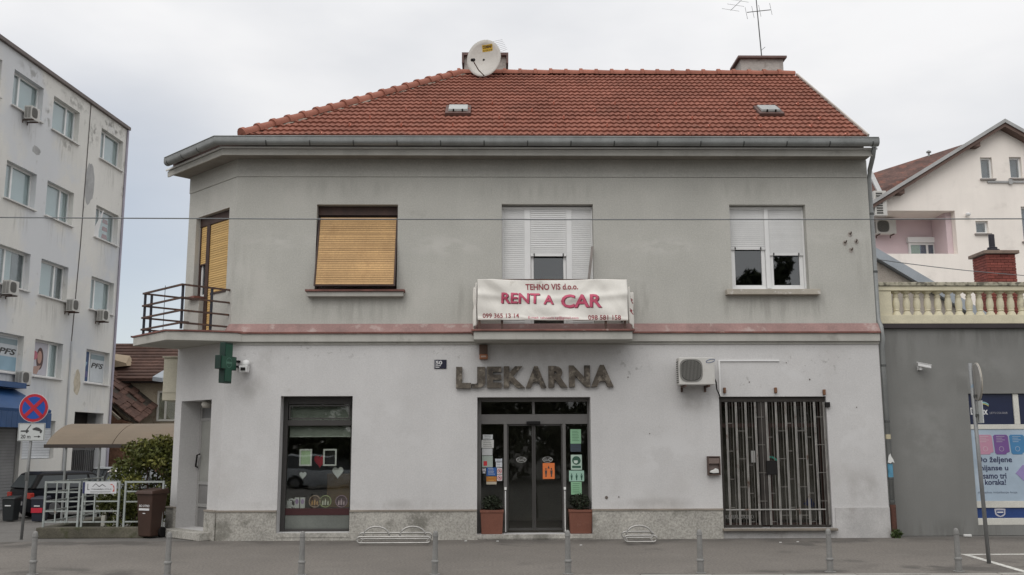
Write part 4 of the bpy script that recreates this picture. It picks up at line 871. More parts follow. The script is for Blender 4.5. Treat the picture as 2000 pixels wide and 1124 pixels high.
def planter(x0, x1, label, seed, hi):
    y0, y1 = -.03, .22; z0 = .096; z1 = .548
    t = thing('potted_plant', label, 'planter', ((x0+x1)/2, .1, z0), 'terracotta planters by the entrance')
    b = MB(); e = .03
    b.hexa(((x0+e, y0+e, z0), (x1-e, y0+e, z0), (x1-e, y1-.01, z0), (x0+e, y1-.01, z0)), ((x0+.01, y0+.01, z1-.05), (x1-.01, y0+.01, z1-.05), (x1-.01, y1, z1-.05), (x0+.01, y1, z1-.05)))
    b.obj('pot', m_terra, t, bevel=.01); MB().frame(0, 0, 0, 0, 0, 0, 0) if False else None
    r = MB(); r.box(x0, x1, y0, y0+.03, z1-.049, z1); r.box(x0, x1, y1-.03, y1, z1-.049, z1); r.box(x0, x0+.03, y0+.031, y1-.031, z1-.049, z1); r.box(x1-.03, x1, y0+.031, y1-.031, z1-.049, z1); r.obj('rim', m_terra, t, bevel=.006)
    MB().box(x0+.031, x1-.031, y0+.031, y1-.031, z1-.049, z1-.02).obj('soil', m_black, t)
    l = MB(); leafcloud(l, (x0+x1)/2, .10, z1+hi*.45, .19, .10, hi*.5, 380, .034, seed, .2); l.obj('foliage', m_leafd, t, fixn=False, kind='stuff')
    s = MB(); [s.tube([((x0+x1)/2+dx, .10, z1-.03), ((x0+x1)/2+dx*2, .10, z1+hi*.6)], .006, 5) for dx in (-.04, 0, .05)]; s.obj('stem', m_brown, t)
planter(-.315, .145, 'terracotta planter with dark shrub left of the entrance', 1, .28); planter(1.40, 1.865, 'terracotta planter with dark shrub right of the entrance', 2, .32)
# notices on the entrance glass: x0,y0,x1,y1 in metres on the pane
def notice(x0, x1, z0, z1, col, label, d=.245, deco=None, name='notice'):
    t = thing(name, label, 'notice', ((x0+x1)/2, d, z0)); MB().box(x0, x1, d-.003, d, z0, z1).obj('sheet', flat('sheet_%d_%d_%d' % tuple(int(c*100) for c in col), col, .6), t)
    if deco: deco(t, x0, x1, z0, z1, d-.004)
    return t
kx = lambda p: .207+(p-990)*.01007*1.0
kz = lambda q: 2.196-(q-829)*.00990
m_ink = flat('ink', (.05, .05, .05)); m_grn = flat('ink_green', (.04, .10, .07)); m_inkr = flat('ink_red', (.5, .04, .05))
def lines(n, mat=m_ink, lo=.15, hi=.85, top=.85, bot=.2):
    def f(t, x0, x1, z0, z1, d):
        b = MB()
        for k in range(n):
            z = z0+(z1-z0)*(top-(top-bot)*k/max(1, n-1)); e = hi-random.uniform(0, .25)*(hi-lo); b.box(x0+(x1-x0)*lo, x0+(x1-x0)*e, d-.0015, d, z, z+.006)
        b.obj('print', mat, t, kind='stuff')
    return f
def figures(n, mat=m_ink, hat=True):
    def f(t, x0, x1, z0, z1, d):
        for k in range(n):
            cx = x0+(x1-x0)*(k+.5)/n; h = (z1-z0); w_ = min((x1-x0)/n*.42, h*.3); b = MB()
            b.disc(cx, z0+h*.66, w_*.28, h*.07, d-.002, d, 10); b.prism([(cx-w_*.5, z0+h*.56), (cx+w_*.5, z0+h*.56), (cx+w_*.4, z0+h*.32), (cx+w_*.28, z0+h*.32), (cx+w_*.24, z0+h*.1), (cx+.01*w_, z0+h*.1), (cx, z0+h*.3), (cx-.01*w_, z0+h*.1), (cx-w_*.24, z0+h*.1), (cx-w_*.28, z0+h*.32), (cx-w_*.4, z0+h*.32)], d-.002, d); b.obj('figure', mat, t)
    return f
def banring(t, x0, x1, z0, z1, d):
    cx, cz, r = (x0+x1)/2, (z0+z1)/2, min(x1-x0, z1-z0)*.42; MB().ring(cx, cz, r, r*.78, d-.002, d, 20).obj('ring', m_inkr, t)
    MB().prism([(cx-r*.7, cz+r*.6), (cx-r*.6, cz+r*.7), (cx+r*.7, cz-r*.6), (cx+r*.6, cz-r*.7)], d-.003, d-.0021).obj('slash', m_inkr, t); MB().disc(cx, cz, r*.45, r*.3, d-.0019, d, 10).obj('pictogram', m_ink, t)
def maskd(t, x0, x1, z0, z1, d):
    cx = (x0+x1)/2; w_ = x1-x0; h = z1-z0; MB().disc(cx, z0+h*.62, w_*.39, h*.29, d-.002, d, 24).obj('disc', m_grn, t); MB().prism([(cx-w_*.26, z0+h*.62), (cx+w_*.1, z0+h*.63), (cx+w_*.14, z0+h*.5), (cx, z0+h*.42), (cx-w_*.2, z0+h*.45)], d-.004, d-.0021).obj('mask', flat('mask_white', (.5, .58, .52)), t); MB().box(cx-w_*.4, cx+w_*.4, d-.002, d, z0+h*.12, z0+h*.27).obj('caption', m_grn, t)
def people_o(t, x0, x1, z0, z1, d):
    figures(2)(t, x0+.01, x1-.01, z0+.01, z1-.02, d); MB().prism([((x0+x1)/2-.02, z0+.2), ((x0+x1)/2+.02, z0+.2), ((x0+x1)/2, z0+.26)], d-.002, d).obj('arrow', m_ink, t)
notice(.915, 1.15, kz(937), kz(906), (.62, .17, .05), 'orange notice with two black figures on the right sliding door', .266, people_o)
for p0, p1, q0, q1, c, lab, dc in (
 (943, 962.5, 849.5, 859, (.5, .52, .52), 'small white card at the top of the left side light', lines(3)),
 (940.5, 964.5, 860, 876, (.5, .5, .48), 'wide white notice second from top in the left side light', lines(4)),
 (941.5, 962, 877, 890.5, (.47, .48, .48), 'plain white notice above the picture notice in the left side light', None),
 (941.5, 962.5, 891.5, 914, (.33, .38, .34), 'picture notice with red patch in the left side light', lambda t, a, b_, c_, e, d: MB().box(a+.03, a+.1, d-.002, d, c_+.03, c_+.12).obj('print', m_inkr, t)),
 (967.5, 981, 897, 903, (.5, .53, .57), 'small pale sticker near the right edge of left side light', lines(2)),
 (969, 981, 904, 914, (.55, .57, .6), 'white card above the two prohibition stickers', lines(3)),
 (950.5, 970, 914.5, 931, (.03, .10, .30), 'blue notice with white writing in the left side light', lines(5, m_w)),
 (950, 970, 932, 942, (.38, .15, .03), 'orange strip notice under the blue notice', lines(2, flat('ink_y', (.6, .4, .1)))),
 (950, 970, 942.3, 947.5, (.42, .38, .30), 'cream strip at the bottom of the orange notice', None),
 (942, 949, 916, 922, (.5, .48, .5), 'tiny square sticker left of the blue notice', lines(2)),
 (943, 948, 923, 926, (.5, .5, .52), 'tiny white label left of the blue notice', None),
 (971, 981, 915.5, 927.5, (.6, .55, .55), 'upper red prohibition sticker in the left side light', banring),
 (971, 981, 928.5, 940.5, (.6, .55, .55), 'lower red prohibition sticker in the left side light', banring),
 (1115.5, 1136.5, 839.5, 868, (.25, .45, .28), 'green text notice at the top of the right side light', lines(7, m_grn)),
 (1115.5, 1136, 868.5, 884, (.05, .065, .085), 'dark grey notice under the top green notice', lines(3)),
 (1116, 1137.5, 890, 919.5, (.42, .54, .46), 'pale green notice with masked face pictogram', maskd),
 (1112, 1141.5, 921, 942, (.33, .52, .42), 'wide green notice with three standing figures', figures(3, m_grn)),
 (1115.5, 1136.5, 943, 968, (.25, .46, .28), 'green notice half hidden by the right shrub', lines(5, m_grn))):
    notice(kx(p0), kx(p1), kz(q1), kz(q0), c, lab, .297, dc)

# ================================================================== roof equipment
DR = Matrix.Rotation(R(-16), 3, 'Z') @ Matrix.Rotation(R(-3), 3, 'X')     # dish looks up and to the left
dc = Vector((-.30, 3.15, 11.06))
DF = lambda a, d, z: tuple(dc+DR @ Vector((a, d, z)))
ds = thing('satellite_dish', 'white satellite dish with yellow sticker on the roof ridge', 'satellite dish', (-.3, 3.3, 10.75))
b = MB(DF); rings = []
for k in range(7):
    r = .004+.436*k/6; rings.append([b.P(r*.98*math.cos(2*math.pi*q_/32), .12-.40*r*r*1.4, r*1.10*math.sin(2*math.pi*q_/32)) for q_ in range(32)])
b.f.append(rings[0][::-1])
for A, C2 in zip(rings, rings[1:]): b.f += [[A[q_], A[(q_+1) % 32], C2[(q_+1) % 32], C2[q_]] for q_ in range(32)]
o = b.obj('reflector', M('dish_white', (.53, .51, .47), .6, .08, 3, .05, 30, stain=((.4, .36, .3), 5, .6, .72, .5)), ds, smooth='all'); md = o.modifiers.new('t', 'SOLIDIFY'); md.thickness = .012
b = MB(DF); b.tube([(.02, .03, -.46), (-.06, -.20, -.40), (-.14, -.42, -.24)], .013, 8); b.obj('feed_arm', m_rail, ds); b = MB(DF); b.tube([(-.15, -.46, -.25), (-.13, -.36, -.20)], .038, 10); b.obj('feed_horn', m_black, ds)
FD = lambda a, d, z: DF(a, d+.12-.56*(a*a+z*z), z)
b = MB(FD); [b.face([(a, -.012, z), (a+.033, -.012, z), (a+.033, -.012, z+.04), (a, -.012, z+.04)]) for a in [-.06+.033*k for k in range(8)] for z in (.20, .24, .28, .32)]; b.obj('sticker', M('yellow', (.62, .40, .04), .6), ds)
text('lettering', 'CONRAD', -.045, .19, .275, .345, -.016, FD, m_brown, ds, .03, .002, .2, sub=8); text('lettering', 'tel. 658 23 66', -.045, .19, .215, .25, -.016, FD, m_brown, ds, .0, .002, sub=8)
b = MB(); b.tube([(-.30, 3.40, 10.7), (-.30, 3.42, 11.2)], .03, 8); b.tube([(-.30, 3.42, 11.15), (-.3, 3.25, 11.05)], .03, 8); b.obj('mast', m_zincd, ds)
t = thing('aerial', 'thin yagi aerial behind the satellite dish', 'aerial', (-.1, 3.9, 11.3)); b = MB(); b.tube([(-.215, 3.9, 11.3), (-.215, 3.9, 11.85)], .022, 8); b.tube([(-.215, 3.9, 11.85), (.12, 3.6, 11.3)], .013, 6); b.obj('mast', m_zincd, t)
b = MB(); [b.tube([(-.12+.03*k, 3.85-.03*k, 11.78-.06*k), (.16+.02*k, 3.75-.03*k, 11.80-.055*k)], .0035, 4) for k in range(7)]; b.obj('element', m_zinc, t, kind='stuff')
t = thing('aerial_mast', 'tall thin antenna mast on the right chimney', 'aerial', (6.78, 4.2, 11.37)); b = MB(); b.tube([(6.80, 4.2, 11.30), (6.69, 4.2, 13.7)], .016, 8, r1=.012); b.obj('mast', m_zincd, t)
b = MB(); b.tube([(6.45, 4.15, 12.74), (7.09, 4.25, 12.86)], .010, 6); [b.tube([(6.45+.64*q_+.02, 4.2, 12.74+.12*q_-.16), (6.45+.64*q_-.03, 4.2, 12.74+.12*q_+.16)], .005, 5) for q_ in (0, .27, .55, 1)]; b.obj('lower_array', m_zincd, t)
b = MB(); b.tube([(5.99, 4.0, 12.72), (6.64, 4.2, 13.4)], .006, 5); [b.tube([(5.99+.65*q_-.22, 4.0+.2*q_, 12.72+.68*q_+.05), (5.99+.65*q_+.22, 4.0+.2*q_, 12.72+.68*q_-.02)], .004, 4) for q_ in (0, .22, .42, .62, .82)]; b.obj('upper_array', m_zincd, t)
b = MB(); b.tube([(6.77, 4.2, 11.72), (6.86, 4.1, 11.78)], .006, 5); b.obj('clamp', m_zincd, t)

# ================================================================== street furniture
m_bol = M('bollard_grey', (.20, .197, .188), .6, .12, 4, .12, 40, .15, stain=((.16, .15, .135), 6, .56, .7, .6))
labs = ['grey bollard in front of the low wall and white fence', 'grey bollard in front of the brown bin and side door step', 'grey bollard below the pharmacy display window', 'grey bollard beside the double bicycle stand', 'grey bollard below the right terracotta planter', 'grey bollard left of the barred gate, right of the single bicycle stand', 'grey bollard below the right end of the barred gate', 'grey bollard beside the sign pole at the right edge']
bp = [(-6.57, -4.80), (-4.605, -5.0), (-2.735, -5.0), (-.865, -5.02), (1.01, -5.03), (2.882, -5.02), (4.73, -4.99), (6.56, -5.0)]
b0 = None
for (x, y), lab in zip(bp, labs):
    if b0 is None:
        b0 = thing('bollard', lab, 'bollard', (x, y, 0), 'bollards along the kerb')
        MB().lathe((x, y, 0), [(.045, .012), (.045, .16), (.052, .165), (.055, .18), (.048, .195), (.040, .20), (.036, .515), (.041, .518), (.041, .532), (.037, .535), (.036, .56), (.028, .588), (.012, .60)], 16).obj('post', m_bol, b0, smooth=True)
        MB().lathe((x, y, 0), [(.078, .0), (.08, .008), (.07, .012)], 16).obj('base_plate', m_bol, b0)
    else: c = dup(b0, None, (x-bp[0][0], y-bp[0][1], 0), lab); c.rotation_euler = (random.uniform(-.012, .012), random.uniform(-.02, .02), random.uniform(0, 3))
m_st = M('stand_steel', (.40, .39, .37), .4, .1, 5, .08, 40, metal=.5)
def rack(x0, x1, n, label):
    t = thing('bicycle_stand', label, 'bicycle stand', ((x0+x1)/2, -1.0, 0))
    y0, y1 = -1.1, -.78; r = .016; L = x1-x0
    for y, za in ((y0, .05), (y1, .09)):
        ln = [(x0+.06, y, za), (x1-.06, y, za)]+[(x1-.06+.06*math.sin(R(a)), y, za+.055-.055*math.cos(R(a))) for a in range(30, 180, 30)]+[(x1-.06, y, za+.11), (x0+.06, y, za+.11)]+[(x0+.06-.06*math.sin(R(a)), y, za+.055+.055*math.cos(R(a))) for a in range(30, 180, 30)]
        MB().tube(ln, r, 8, closed=True).obj('side_loop', m_st, t, smooth='all')
    for k in range(n):
        c = x0+L*(.5 if n == 1 else (.25+.5*k)); w_ = .235
        MB().tube([(c-w_*math.cos(R(a)), -.94, .16+.165*math.sin(R(a))) for a in range(0, 181, 15)], r, 8).obj('wheel_arch', m_st, t, smooth='all')
    b = MB(); [b.tube([(x, y0, .05), (x, y1, .09)], .014, 6) for x in (x0+.07, x1-.07)]; b.obj('foot', m_st, t)
rack(-2.52, -1.19, 2, 'low steel bicycle stand with two arches by the plinth'); rack(2.32, 2.91, 1, 'small steel bicycle stand with one arch right of the entrance')
# no stopping sign at the left
m_pole = M('pole_grey', (.24, .245, .245), .5, .1, 4, .08, 40, metal=.4, stain=((.10, .2, .3), 5, .66, .7, .7))
t = thing('traffic_sign', 'round blue and red no stopping sign with tow away plate', 'traffic sign', (-9.256, .44, 0))
sg = MB(); sg.tube([(-9.26, .44, 0), (-9.20, .44, 2.78)], .028, 10); sg.obj('pole', m_pole, t, smooth='all')
MB().lathe((-9.245, .44, 1.12), [(.034, 0), (.036, .01), (.036, .16), (.034, .17)], 10).obj('clamp', m_zincd, t)
sa = R(10); SG = lambda a, d, z: (-9.19+a*math.cos(sa)-d*math.sin(sa)*0, .40+d+a*math.sin(sa), z)
MB(SG).disc(0, 2.545, .272, .285, 0, .012, 36).obj('rim', flat('sign_white', (.55, .5, .5)), t); mr = flat('sign_red', (.40, .02, .035)); mbu = flat('sign_blue', (.015, .07, .32))
MB(SG).disc(0, 2.545, .262, .275, -.004, -.0005, 36).obj('border', mr, t); MB(SG).disc(0, 2.545, .212, .222, -.008, -.0045, 36).obj('field', mbu, t)
for s_ in (-1, 1):
    e = .024; b = MB(SG); b.prism([(-.15-e, 2.545-s_*(.16)+s_*e), (-.15+e, 2.545-s_*.16-s_*e), (.15+e, 2.545+s_*.16-s_*e), (.15-e, 2.545+s_*.16+s_*e)], -.012-.001*(s_+1), -.0085); b.obj('slash', mr, t)
PG = lambda a, d, z: (-9.20+a, .39+d, z)
MB(PG).box(-.265, .265, 0, .012, 1.895, 2.245).obj('plate', flat('plate_white', (.48, .50, .49)), t); MB(PG).frame(-.255, .255, 1.905, 2.235, -.003, -.0005, .006).obj('plate_border', m_ink, t)
text('lettering', '20 m', -.20, -.01, 1.945, 2.02, -.0005, PG, m_ink, t, .012, .003)
b = MB(PG); b.box(.06, .14, -.003, -.0005, 1.972, 1.986); b.prism([(.14, 1.955), (.19, 1.979), (.14, 2.003)], -.003, -.0005); b.obj('arrow', m_ink, t)
b = MB(PG); b.prism([(-.21, 2.075), (-.05, 2.075), (-.05, 2.10), (-.08, 2.11), (-.01, 2.21), (-.02, 2.22), (-.11, 2.105), (-.21, 2.10)], -.003, -.0005); b.disc(-.09, 2.068, .02, .02, -.004, -.0035, 10); b.obj('tow_truck', m_ink, t)
b = MB(PG); b.prism([(.01, 2.13), (.05, 2.15), (.09, 2.165), (.15, 2.15), (.21, 2.10), (.21, 2.07), (.03, 2.115)], -.003, -.0005); b.disc(.185, 2.065, .02, .02, -.004, -.0035, 10); b.disc(.05, 2.12, .016, .016, -.004, -.0035, 10); b.obj('towed_car', m_ink, t)
# sign pole at the right, its round sign edge on
t = thing('sign_pole', 'grey pole with a round sign seen edge on, at the right', 'traffic sign', (7.45, -4.1, 0))
MB().tube([(7.45, -4.1, 0), (7.40, -4.1, 3.03)], .03, 12).obj('pole', m_pole, t, smooth='all')
ea = R(77); EF = lambda a, d, z: (7.475+a*math.cos(ea)-d*math.sin(ea), -4.12+a*math.sin(ea)+d*math.cos(ea), z)
MB(EF).disc(0, 2.735, .29, .29, 0, .014, 32).obj('round_sign', M('sign_back', (.33, .32, .30), .5, metal=.3), t); MB(EF).ring(0, 2.735, .30, .27, -.012, -.0005, 28).obj('rim', M('sign_rim', (.36, .33, .28), .5), t)
MB(EF).box(-.24, .24, 0, .012, 2.10, 2.44).obj('plate', flat('plate_white', (.48, .50, .49)), t)
MB().box(7.40, 7.46, -4.14, -4.06, 2.5, 2.54).obj('clamp', m_zincd, t); MB().box(7.405, 7.465, -4.14, -4.06, 2.2, 2.24).obj('clamp', m_zincd, t)
# brown bin
t = thing('wheelie_bin', 'brown wheelie bin standing by the chamfered corner', 'bin', (-6.9, .75, 0)); m_bin = M('bin_brown', (.046, .023, .015), .55, .12, 3, .08, 40)
th_ = R(-24); BN = lambda a, d, z: (-6.95+a*math.cos(th_)-d*math.sin(th_), .54+a*math.sin(th_)+d*math.cos(th_), z)
MB(BN).hexa(((-.155, .04, .03), (.155, .04, .03), (.155, .34, .03), (-.155, .34, .03)), ((-.2, -.01, .86), (.2, -.01, .86), (.2, .42, .86), (-.2, .42, .86))).obj('body', m_bin, t, bevel=.02)
MB(BN).hexa(((-.225, -.05, .845), (.225, -.05, .845), (.225, .46, .845), (-.225, .46, .845)), ((-.205, -.02, .915), (.205, -.02, .915), (.205, .44, .955), (-.205, .44, .955))).obj('lid', m_bin, t, bevel=.02)
for a in (-.17, .17): b = MB(BN); b.tube([(a-.03, .34, .1), (a+.03, .34, .1)], .1, 16); b.obj('wheel', m_black, t)
text('lettering', 'BIO OTPAD', -.13, .13, .60, .645, .005, BN, m_w, t, .01, .003); MB(BN).box(-.13, .13, -.0035, .006, .535, .575).obj('print', m_w, t); MB(BN).box(-.03, .03, .0, .012, .47, .485).obj('print', m_w, t)
# fence on the low wall
t = thing('low_wall', 'low mossy concrete wall under the white fence', 'wall', (-8.0, .8, 0)); m_moss = M('mossy_concrete', (.10, .092, .07), .95, .3, 2, .25, 40, .5, stain=((.05, .055, .025), 3, .5, .65, .8))
b = MB(); b.box(-9.09, -6.95, .64, .90, -.01, .205); b.box(-9.09, -8.86, .901, 3.6, -.4, .205); b.obj('concrete', m_moss, t, bevel=.02)
m_fen = M('fence_paint', (.31, .335, .32), .6, .1, 4, .1, 40, stain=((.2, .14, .1), 6, .62, .7, .7))
fe = thing('fence', 'pale green painted tubular metal fence beside the yard', 'fence', (-8.0, .75, .2))
def bars(b, F, a0, a1, z0, z1, nv, zh, hid=()):
    r = .018
    b.box(a0, a1, -r, r, z1-2*r, z1)
for x0, x1 in ((-9.02, -8.31), (-8.27, -7.52)):
    F = lambda a, d, z: (a, .76+d, z)
    for xx in (x0, x1-.036): MB(F).box(xx, xx+.036, -.02, .02, .205, 1.10).obj('post', m_fen, fe)
    MB(F).box(x0+.037, x1-.037, -.018, .018, 1.062, 1.098).obj('rail', m_fen, fe)
    for z in (.29, .50, .69, .87): MB(F).box(x0+.037, x1-.037, -.014, .014, z, z+.026).obj('rail', m_fen, fe)
    for k in ((1, 2) if x0 < -8.5 else (1,)): x = x0+(x1-x0)*k/3; MB(F).box(x, x+.024, -.03, -.0145, .29, 1.06).obj('bar', m_fen, fe)
F = lambda a, d, z: (a, .78+d, z)
for xx in (-7.44, -6.69): MB(F).box(xx, xx+.036, -.02, .02, .205, 1.10).obj('post', m_fen, fe)
MB(F).box(-7.40, -6.695, -.018, .018, 1.062, 1.098).obj('rail', m_fen, fe)
for z in (.29, .68, .88): MB(F).box(-7.40, -6.695, -.014, .014, z, z+.026).obj('rail', m_fen, fe)
F = lambda a, d, z: (-8.985+d, a, z)           # the return running back into the yard
for yy in (1.7, 2.6, 3.5): MB(F).box(yy, yy+.036, -.02, .02, .205, 1.10).obj('post', m_fen, fe)
for z in (.29, .50, .69, .87, 1.062): MB(F).box(.79, 3.5, -.014, .014, z, z+.03).obj('rail', m_fen, fe)
t = thing('fence_sign', 'white company board with zigzag roof logo on the fence', 'sign', (-7.9, .7, .85)); SF2 = lambda a, d, z: (a, .72+d, z)
MB(SF2).box(-8.21, -7.585, 0, .01, .855, 1.085).obj('board', flat('board_white', (.56, .57, .58)), t); MB(SF2).box(-8.255, -8.215, 0, .01, .86, 1.08).obj('board_edge', flat('edge_blue', (.03, .035, .1)), t)
b = MB(SF2); zz = [(-8.06, .985), (-8.0, 1.045), (-7.93, .985), (-7.87, 1.03), (-7.8, .985)]
[b.prism([(p[0], p[1]), (q_[0], q_[1]), (q_[0], q_[1]+.012), (p[0], p[1]+.012)], -.003, -.0005) for p, q_ in zip(zz, zz[1:])]; b.obj('logo', m_ink, t)
MB(SF2).prism([(-7.72, 1.03), (-7.68, 1.045), (-7.63, 1.0), (-7.62, .9), (-7.66, .89), (-7.635, .95), (-7.66, 1.02)], -.003, -.0005).obj('logo', flat('logo_red', (.5, .1, .08)), t)
text('lettering', 'OBILJEŽJA STILA', -8.08, -7.68, .93, .955, -.0005, SF2, m_ink, t, .01, .003); MB(SF2).box(-8.1, -7.7, -.003, -.0005, .885, .893).obj('print', m_ink, t); b = MB(SF2); b.box(-8.16, -8.15, -.003, -.0005, .93, 1.05); b.box(-8.15, -8.12, -.003, -.0005, .93, .94); b.obj('print', m_ink, t)
# evergreen shrubs
m_leaf = M('leaf_green', (.085, .095, .022), .55, .5, 9, .3, 50, spec=.3)
m_leafb = M('leaf_yellowish', (.13, .13, .028), .55, .4, 9, .3, 50, spec=.3)
t = thing('evergreen_bush', 'large rounded evergreen bush behind the white fence', 'bush', (-7.5, 2.3, 0))
b = MB(); rg = random.Random(5)
for k in range(26):
    a = rg.uniform(0, 6.28); z = rg.uniform(.35, 1.75); rr = .55*math.sqrt(max(.1, 1-((z-.95)/1.05)**2))
    leafcloud(b, -7.42+rr*math.cos(a), 2.2+rr*math.sin(a)*.9, z, .34, .32, .27, 260, .05, k)
b.obj('foliage', m_leaf, t, fixn=False, kind='stuff')
b = MB()
for k in range(14):
    a = rg.uniform(0, 6.28); z = rg.uniform(1.0, 1.95); rr = .62*math.sqrt(max(.05, 1-((z-1.0)/1.0)**2)); leafcloud(b, -7.42+rr*math.cos(a), 2.15+rr*math.sin(a)*.9, z, .25, .25, .14, 120, .05, 100+k)
b.obj('young_foliage', m_leafb, t, fixn=False, kind='stuff')
b = MB(); [b.tube([(-7.45+dx*.3, 2.2, -.2), (-7.45+dx, 2.2+dy, 1.5)], .03, 6, r1=.01) for dx, dy in ((-.3, .1), (.0, -.2), (.3, .1), (.1, .3))]; b.obj('stem', m_brown, t)
t = thing('low_shrub', 'low leafy shrub growing through the fence beside the bin', 'bush', (-7.5, 1.2, 0)); b = MB()
for k in range(24): leafcloud(b, rg.uniform(-8.1, -6.9), rg.uniform(1.0, 1.6), rg.uniform(.15, .72), .2, .2, .2, 150, .045, 200+k)
b.obj('foliage', m_leaf, t, fixn=False, kind='stuff'); b = MB(); [b.tube([(x, 1.2, -.1), (x+.1, 1.15, .6)], .012, 5) for x in (-7.7, -7.4, -7.1)]; b.obj('stem', m_brown, t)
b = MB(); leafcloud(b, 7.69, -.13, .08, .11, .08, .09, 160, .035, 31); tag(b.obj('weed', M('weed_green', (.05, .075, .02), .6), fixn=False, kind=None), 'small green weed growing at the foot of the downpipe', 'plant')
# scraps tied to the downpipe
t = thing('torn_poster', 'torn white paper hanging on the downpipe', 'paper', (7.70, -.18, 1.45)); b = MB(); b.prism([(7.63, 1.43), (7.655, 1.56), (7.69, 1.60), (7.70, 1.55), (7.74, 1.48), (7.755, 1.42), (7.72, 1.44), (7.68, 1.41)], -.09, -.08); b.obj('sheet', flat('paper', (.6, .6, .58)), t)
MB().tube([(7.694, -.02, 1.10), (7.694, -.02, 1.40)], .0495, 12).obj('sticker', M('sticker_blue', (.09, .26, .38), .6, .2, 8), dpo); MB().tube([(7.694, -.02, 1.88), (7.694, -.02, 1.97)], .0495, 12).obj('tape', M('tape', (.45, .40, .27), .6), dpo)

# ================================================================== wires over the street
m_wire = M('wire', (.15, .16, .165), .5)
def wire(p, q, sag, r, lab):
    p, q = Vector(p), Vector(q); pts = [tuple(p.lerp(q, k/24)-Vector((0, 0, sag*4*(k/24)*(1-k/24)))) for k in range(25)]
    tag(MB().tube(pts, r, 6).obj('overhead_wire', m_wire, smooth='all'), lab, 'wire')
wire((-40, -6, 5.55), (42, -6, 5.55), .675, .0085, 'long thin overhead wire crossing the whole facade')
wire((7.9, 1.2, 5.75), (30, 10, 8.2), .9, .009, 'thin drooping cable running right from the corner house')

# ================================================================== grey shop at the right
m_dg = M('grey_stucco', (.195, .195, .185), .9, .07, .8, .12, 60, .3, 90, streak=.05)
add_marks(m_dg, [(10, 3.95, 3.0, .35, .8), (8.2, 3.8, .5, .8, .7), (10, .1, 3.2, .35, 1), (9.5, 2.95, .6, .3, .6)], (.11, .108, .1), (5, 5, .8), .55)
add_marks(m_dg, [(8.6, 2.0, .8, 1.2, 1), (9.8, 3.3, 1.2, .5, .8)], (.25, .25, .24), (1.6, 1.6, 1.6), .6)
G = thing('grey_shop', 'dark grey single storey shop with a pale balustrade on its roof', 'building', (10, .3, 0))
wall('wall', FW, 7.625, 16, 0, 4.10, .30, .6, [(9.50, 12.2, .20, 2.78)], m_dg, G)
b = MB(); b.box(7.64, 16, .61, 9, .05, 3.9); b.obj('rear_part', m_dg, G)
MB().box(7.64, 16, .22, .9, 4.102, 4.19).obj('roof_flashing', M('flashing_dark', (.035, .028, .03), .6), G)
m_bal = M('balustrade_cream', (.60, .555, .41), .85, .08, 3, .08, 40, .2, stain=((.17, .16, .12), 3.2, .60, .74, .75)); m_balt = M('balustrade_top', (.40, .375, .29), .9, .2, 4, .15, 40, .3, stain=((.07, .065, .05), 5, .46, .58, .85))
MB().box(7.66, 16, .24, .52, 4.192, 4.375).obj('balustrade_base', m_bal, G, bevel=.01); MB().box(7.66, 8.06, .26, .5, 4.377, 4.87).obj('balustrade_pier', m_bal, G)
MB().box(7.66, 16, .24, .52, 4.872, 4.965).obj('balustrade_rail', m_bal, G, bevel=.008); MB().box(7.62, 16, .21, .55, 4.967, 5.045).obj('coping', m_balt, G, bevel=.01)
bo = None
for k in range(24):
    x = 8.195+k*.2155
    if bo is None: bo = MB().lathe((x, .38, 4.376), [(.088, 0), (.085, .03), (.05, .095), (.066, .10), (.066, .112), (.058, .12), (.073, .2), (.07, .28), (.05, .37), (.062, .38), (.062, .40), (.046, .41), (.05, .45), (.085, .46), (.088, .495)], 12).obj('baluster', m_bal, G, smooth=True); x00 = x
    else: dup(bo, G, (x-x00, 0, 0))
m_wf = M('window_white', (.56, .55, .5), .5)
b = MB(); b.box(9.502, 12.2, .33, .42, 2.07, 2.165); b.box(9.502, 12.2, .33, .42, .53, .66); b.box(9.502, 12.2, .31, .46, .201, .33); b.box(10.42, 10.53, .33, .42, 2.166, 2.778); b.box(11.6, 11.7, .33, .42, .661, 2.069)
gw = b.obj('shop_window', m_wf, G, bevel=.005)
navy = M('sign_navy', (.012, .018, .05), .35, .08, 2); blue = M('sign_blue_panel', (.02, .05, .17), .35, .08, 2)
MB().box(9.502, 10.419, .36, .37, 2.167, 2.777).obj('sign_panel', navy, gw); MB().box(10.531, 12.2, .36, .37, 2.167, 2.777).obj('sign_panel', navy, gw); MB().box(9.502, 12.2, .36, .37, .331, .529).obj('sign_panel', blue, gw)
text('lettering', 'Dulux', 9.55, 9.90, 2.36, 2.50, .359, FW, m_w, gw, .025, .003); text('lettering', 'LET\'S COLOUR', 9.94, 10.30, 2.375, 2.415, .359, FW, flat('dim_white', (.3, .3, .33)), gw, .0, .003)
for k, (c, z) in enumerate((((.5, .45, .2), .0), ((.15, .4, .35), .02), ((.3, .45, .5), .035))): MB().tube([(9.66+.26*q_/10, .352, 2.52+.07*math.sin(q_/10*3)*(.5+.05*q_)+z) for q_ in range(11)], .010, 6).obj('swoosh', flat('swoosh%d' % k, c), gw)
m_poster = M('poster_blue', (.34, .42, .50), .5, .12, 1.6, .03, 50, stain=((.46, .52, .57), 1.2, .5, .66, .6))
ps = thing('window_poster', 'large pale blue paint advertisement filling the shop window', 'poster', (10.5, .35, .66)); MB().box(9.504, 11.598, .345, .355, .662, 2.068).obj('sheet', m_poster, ps)
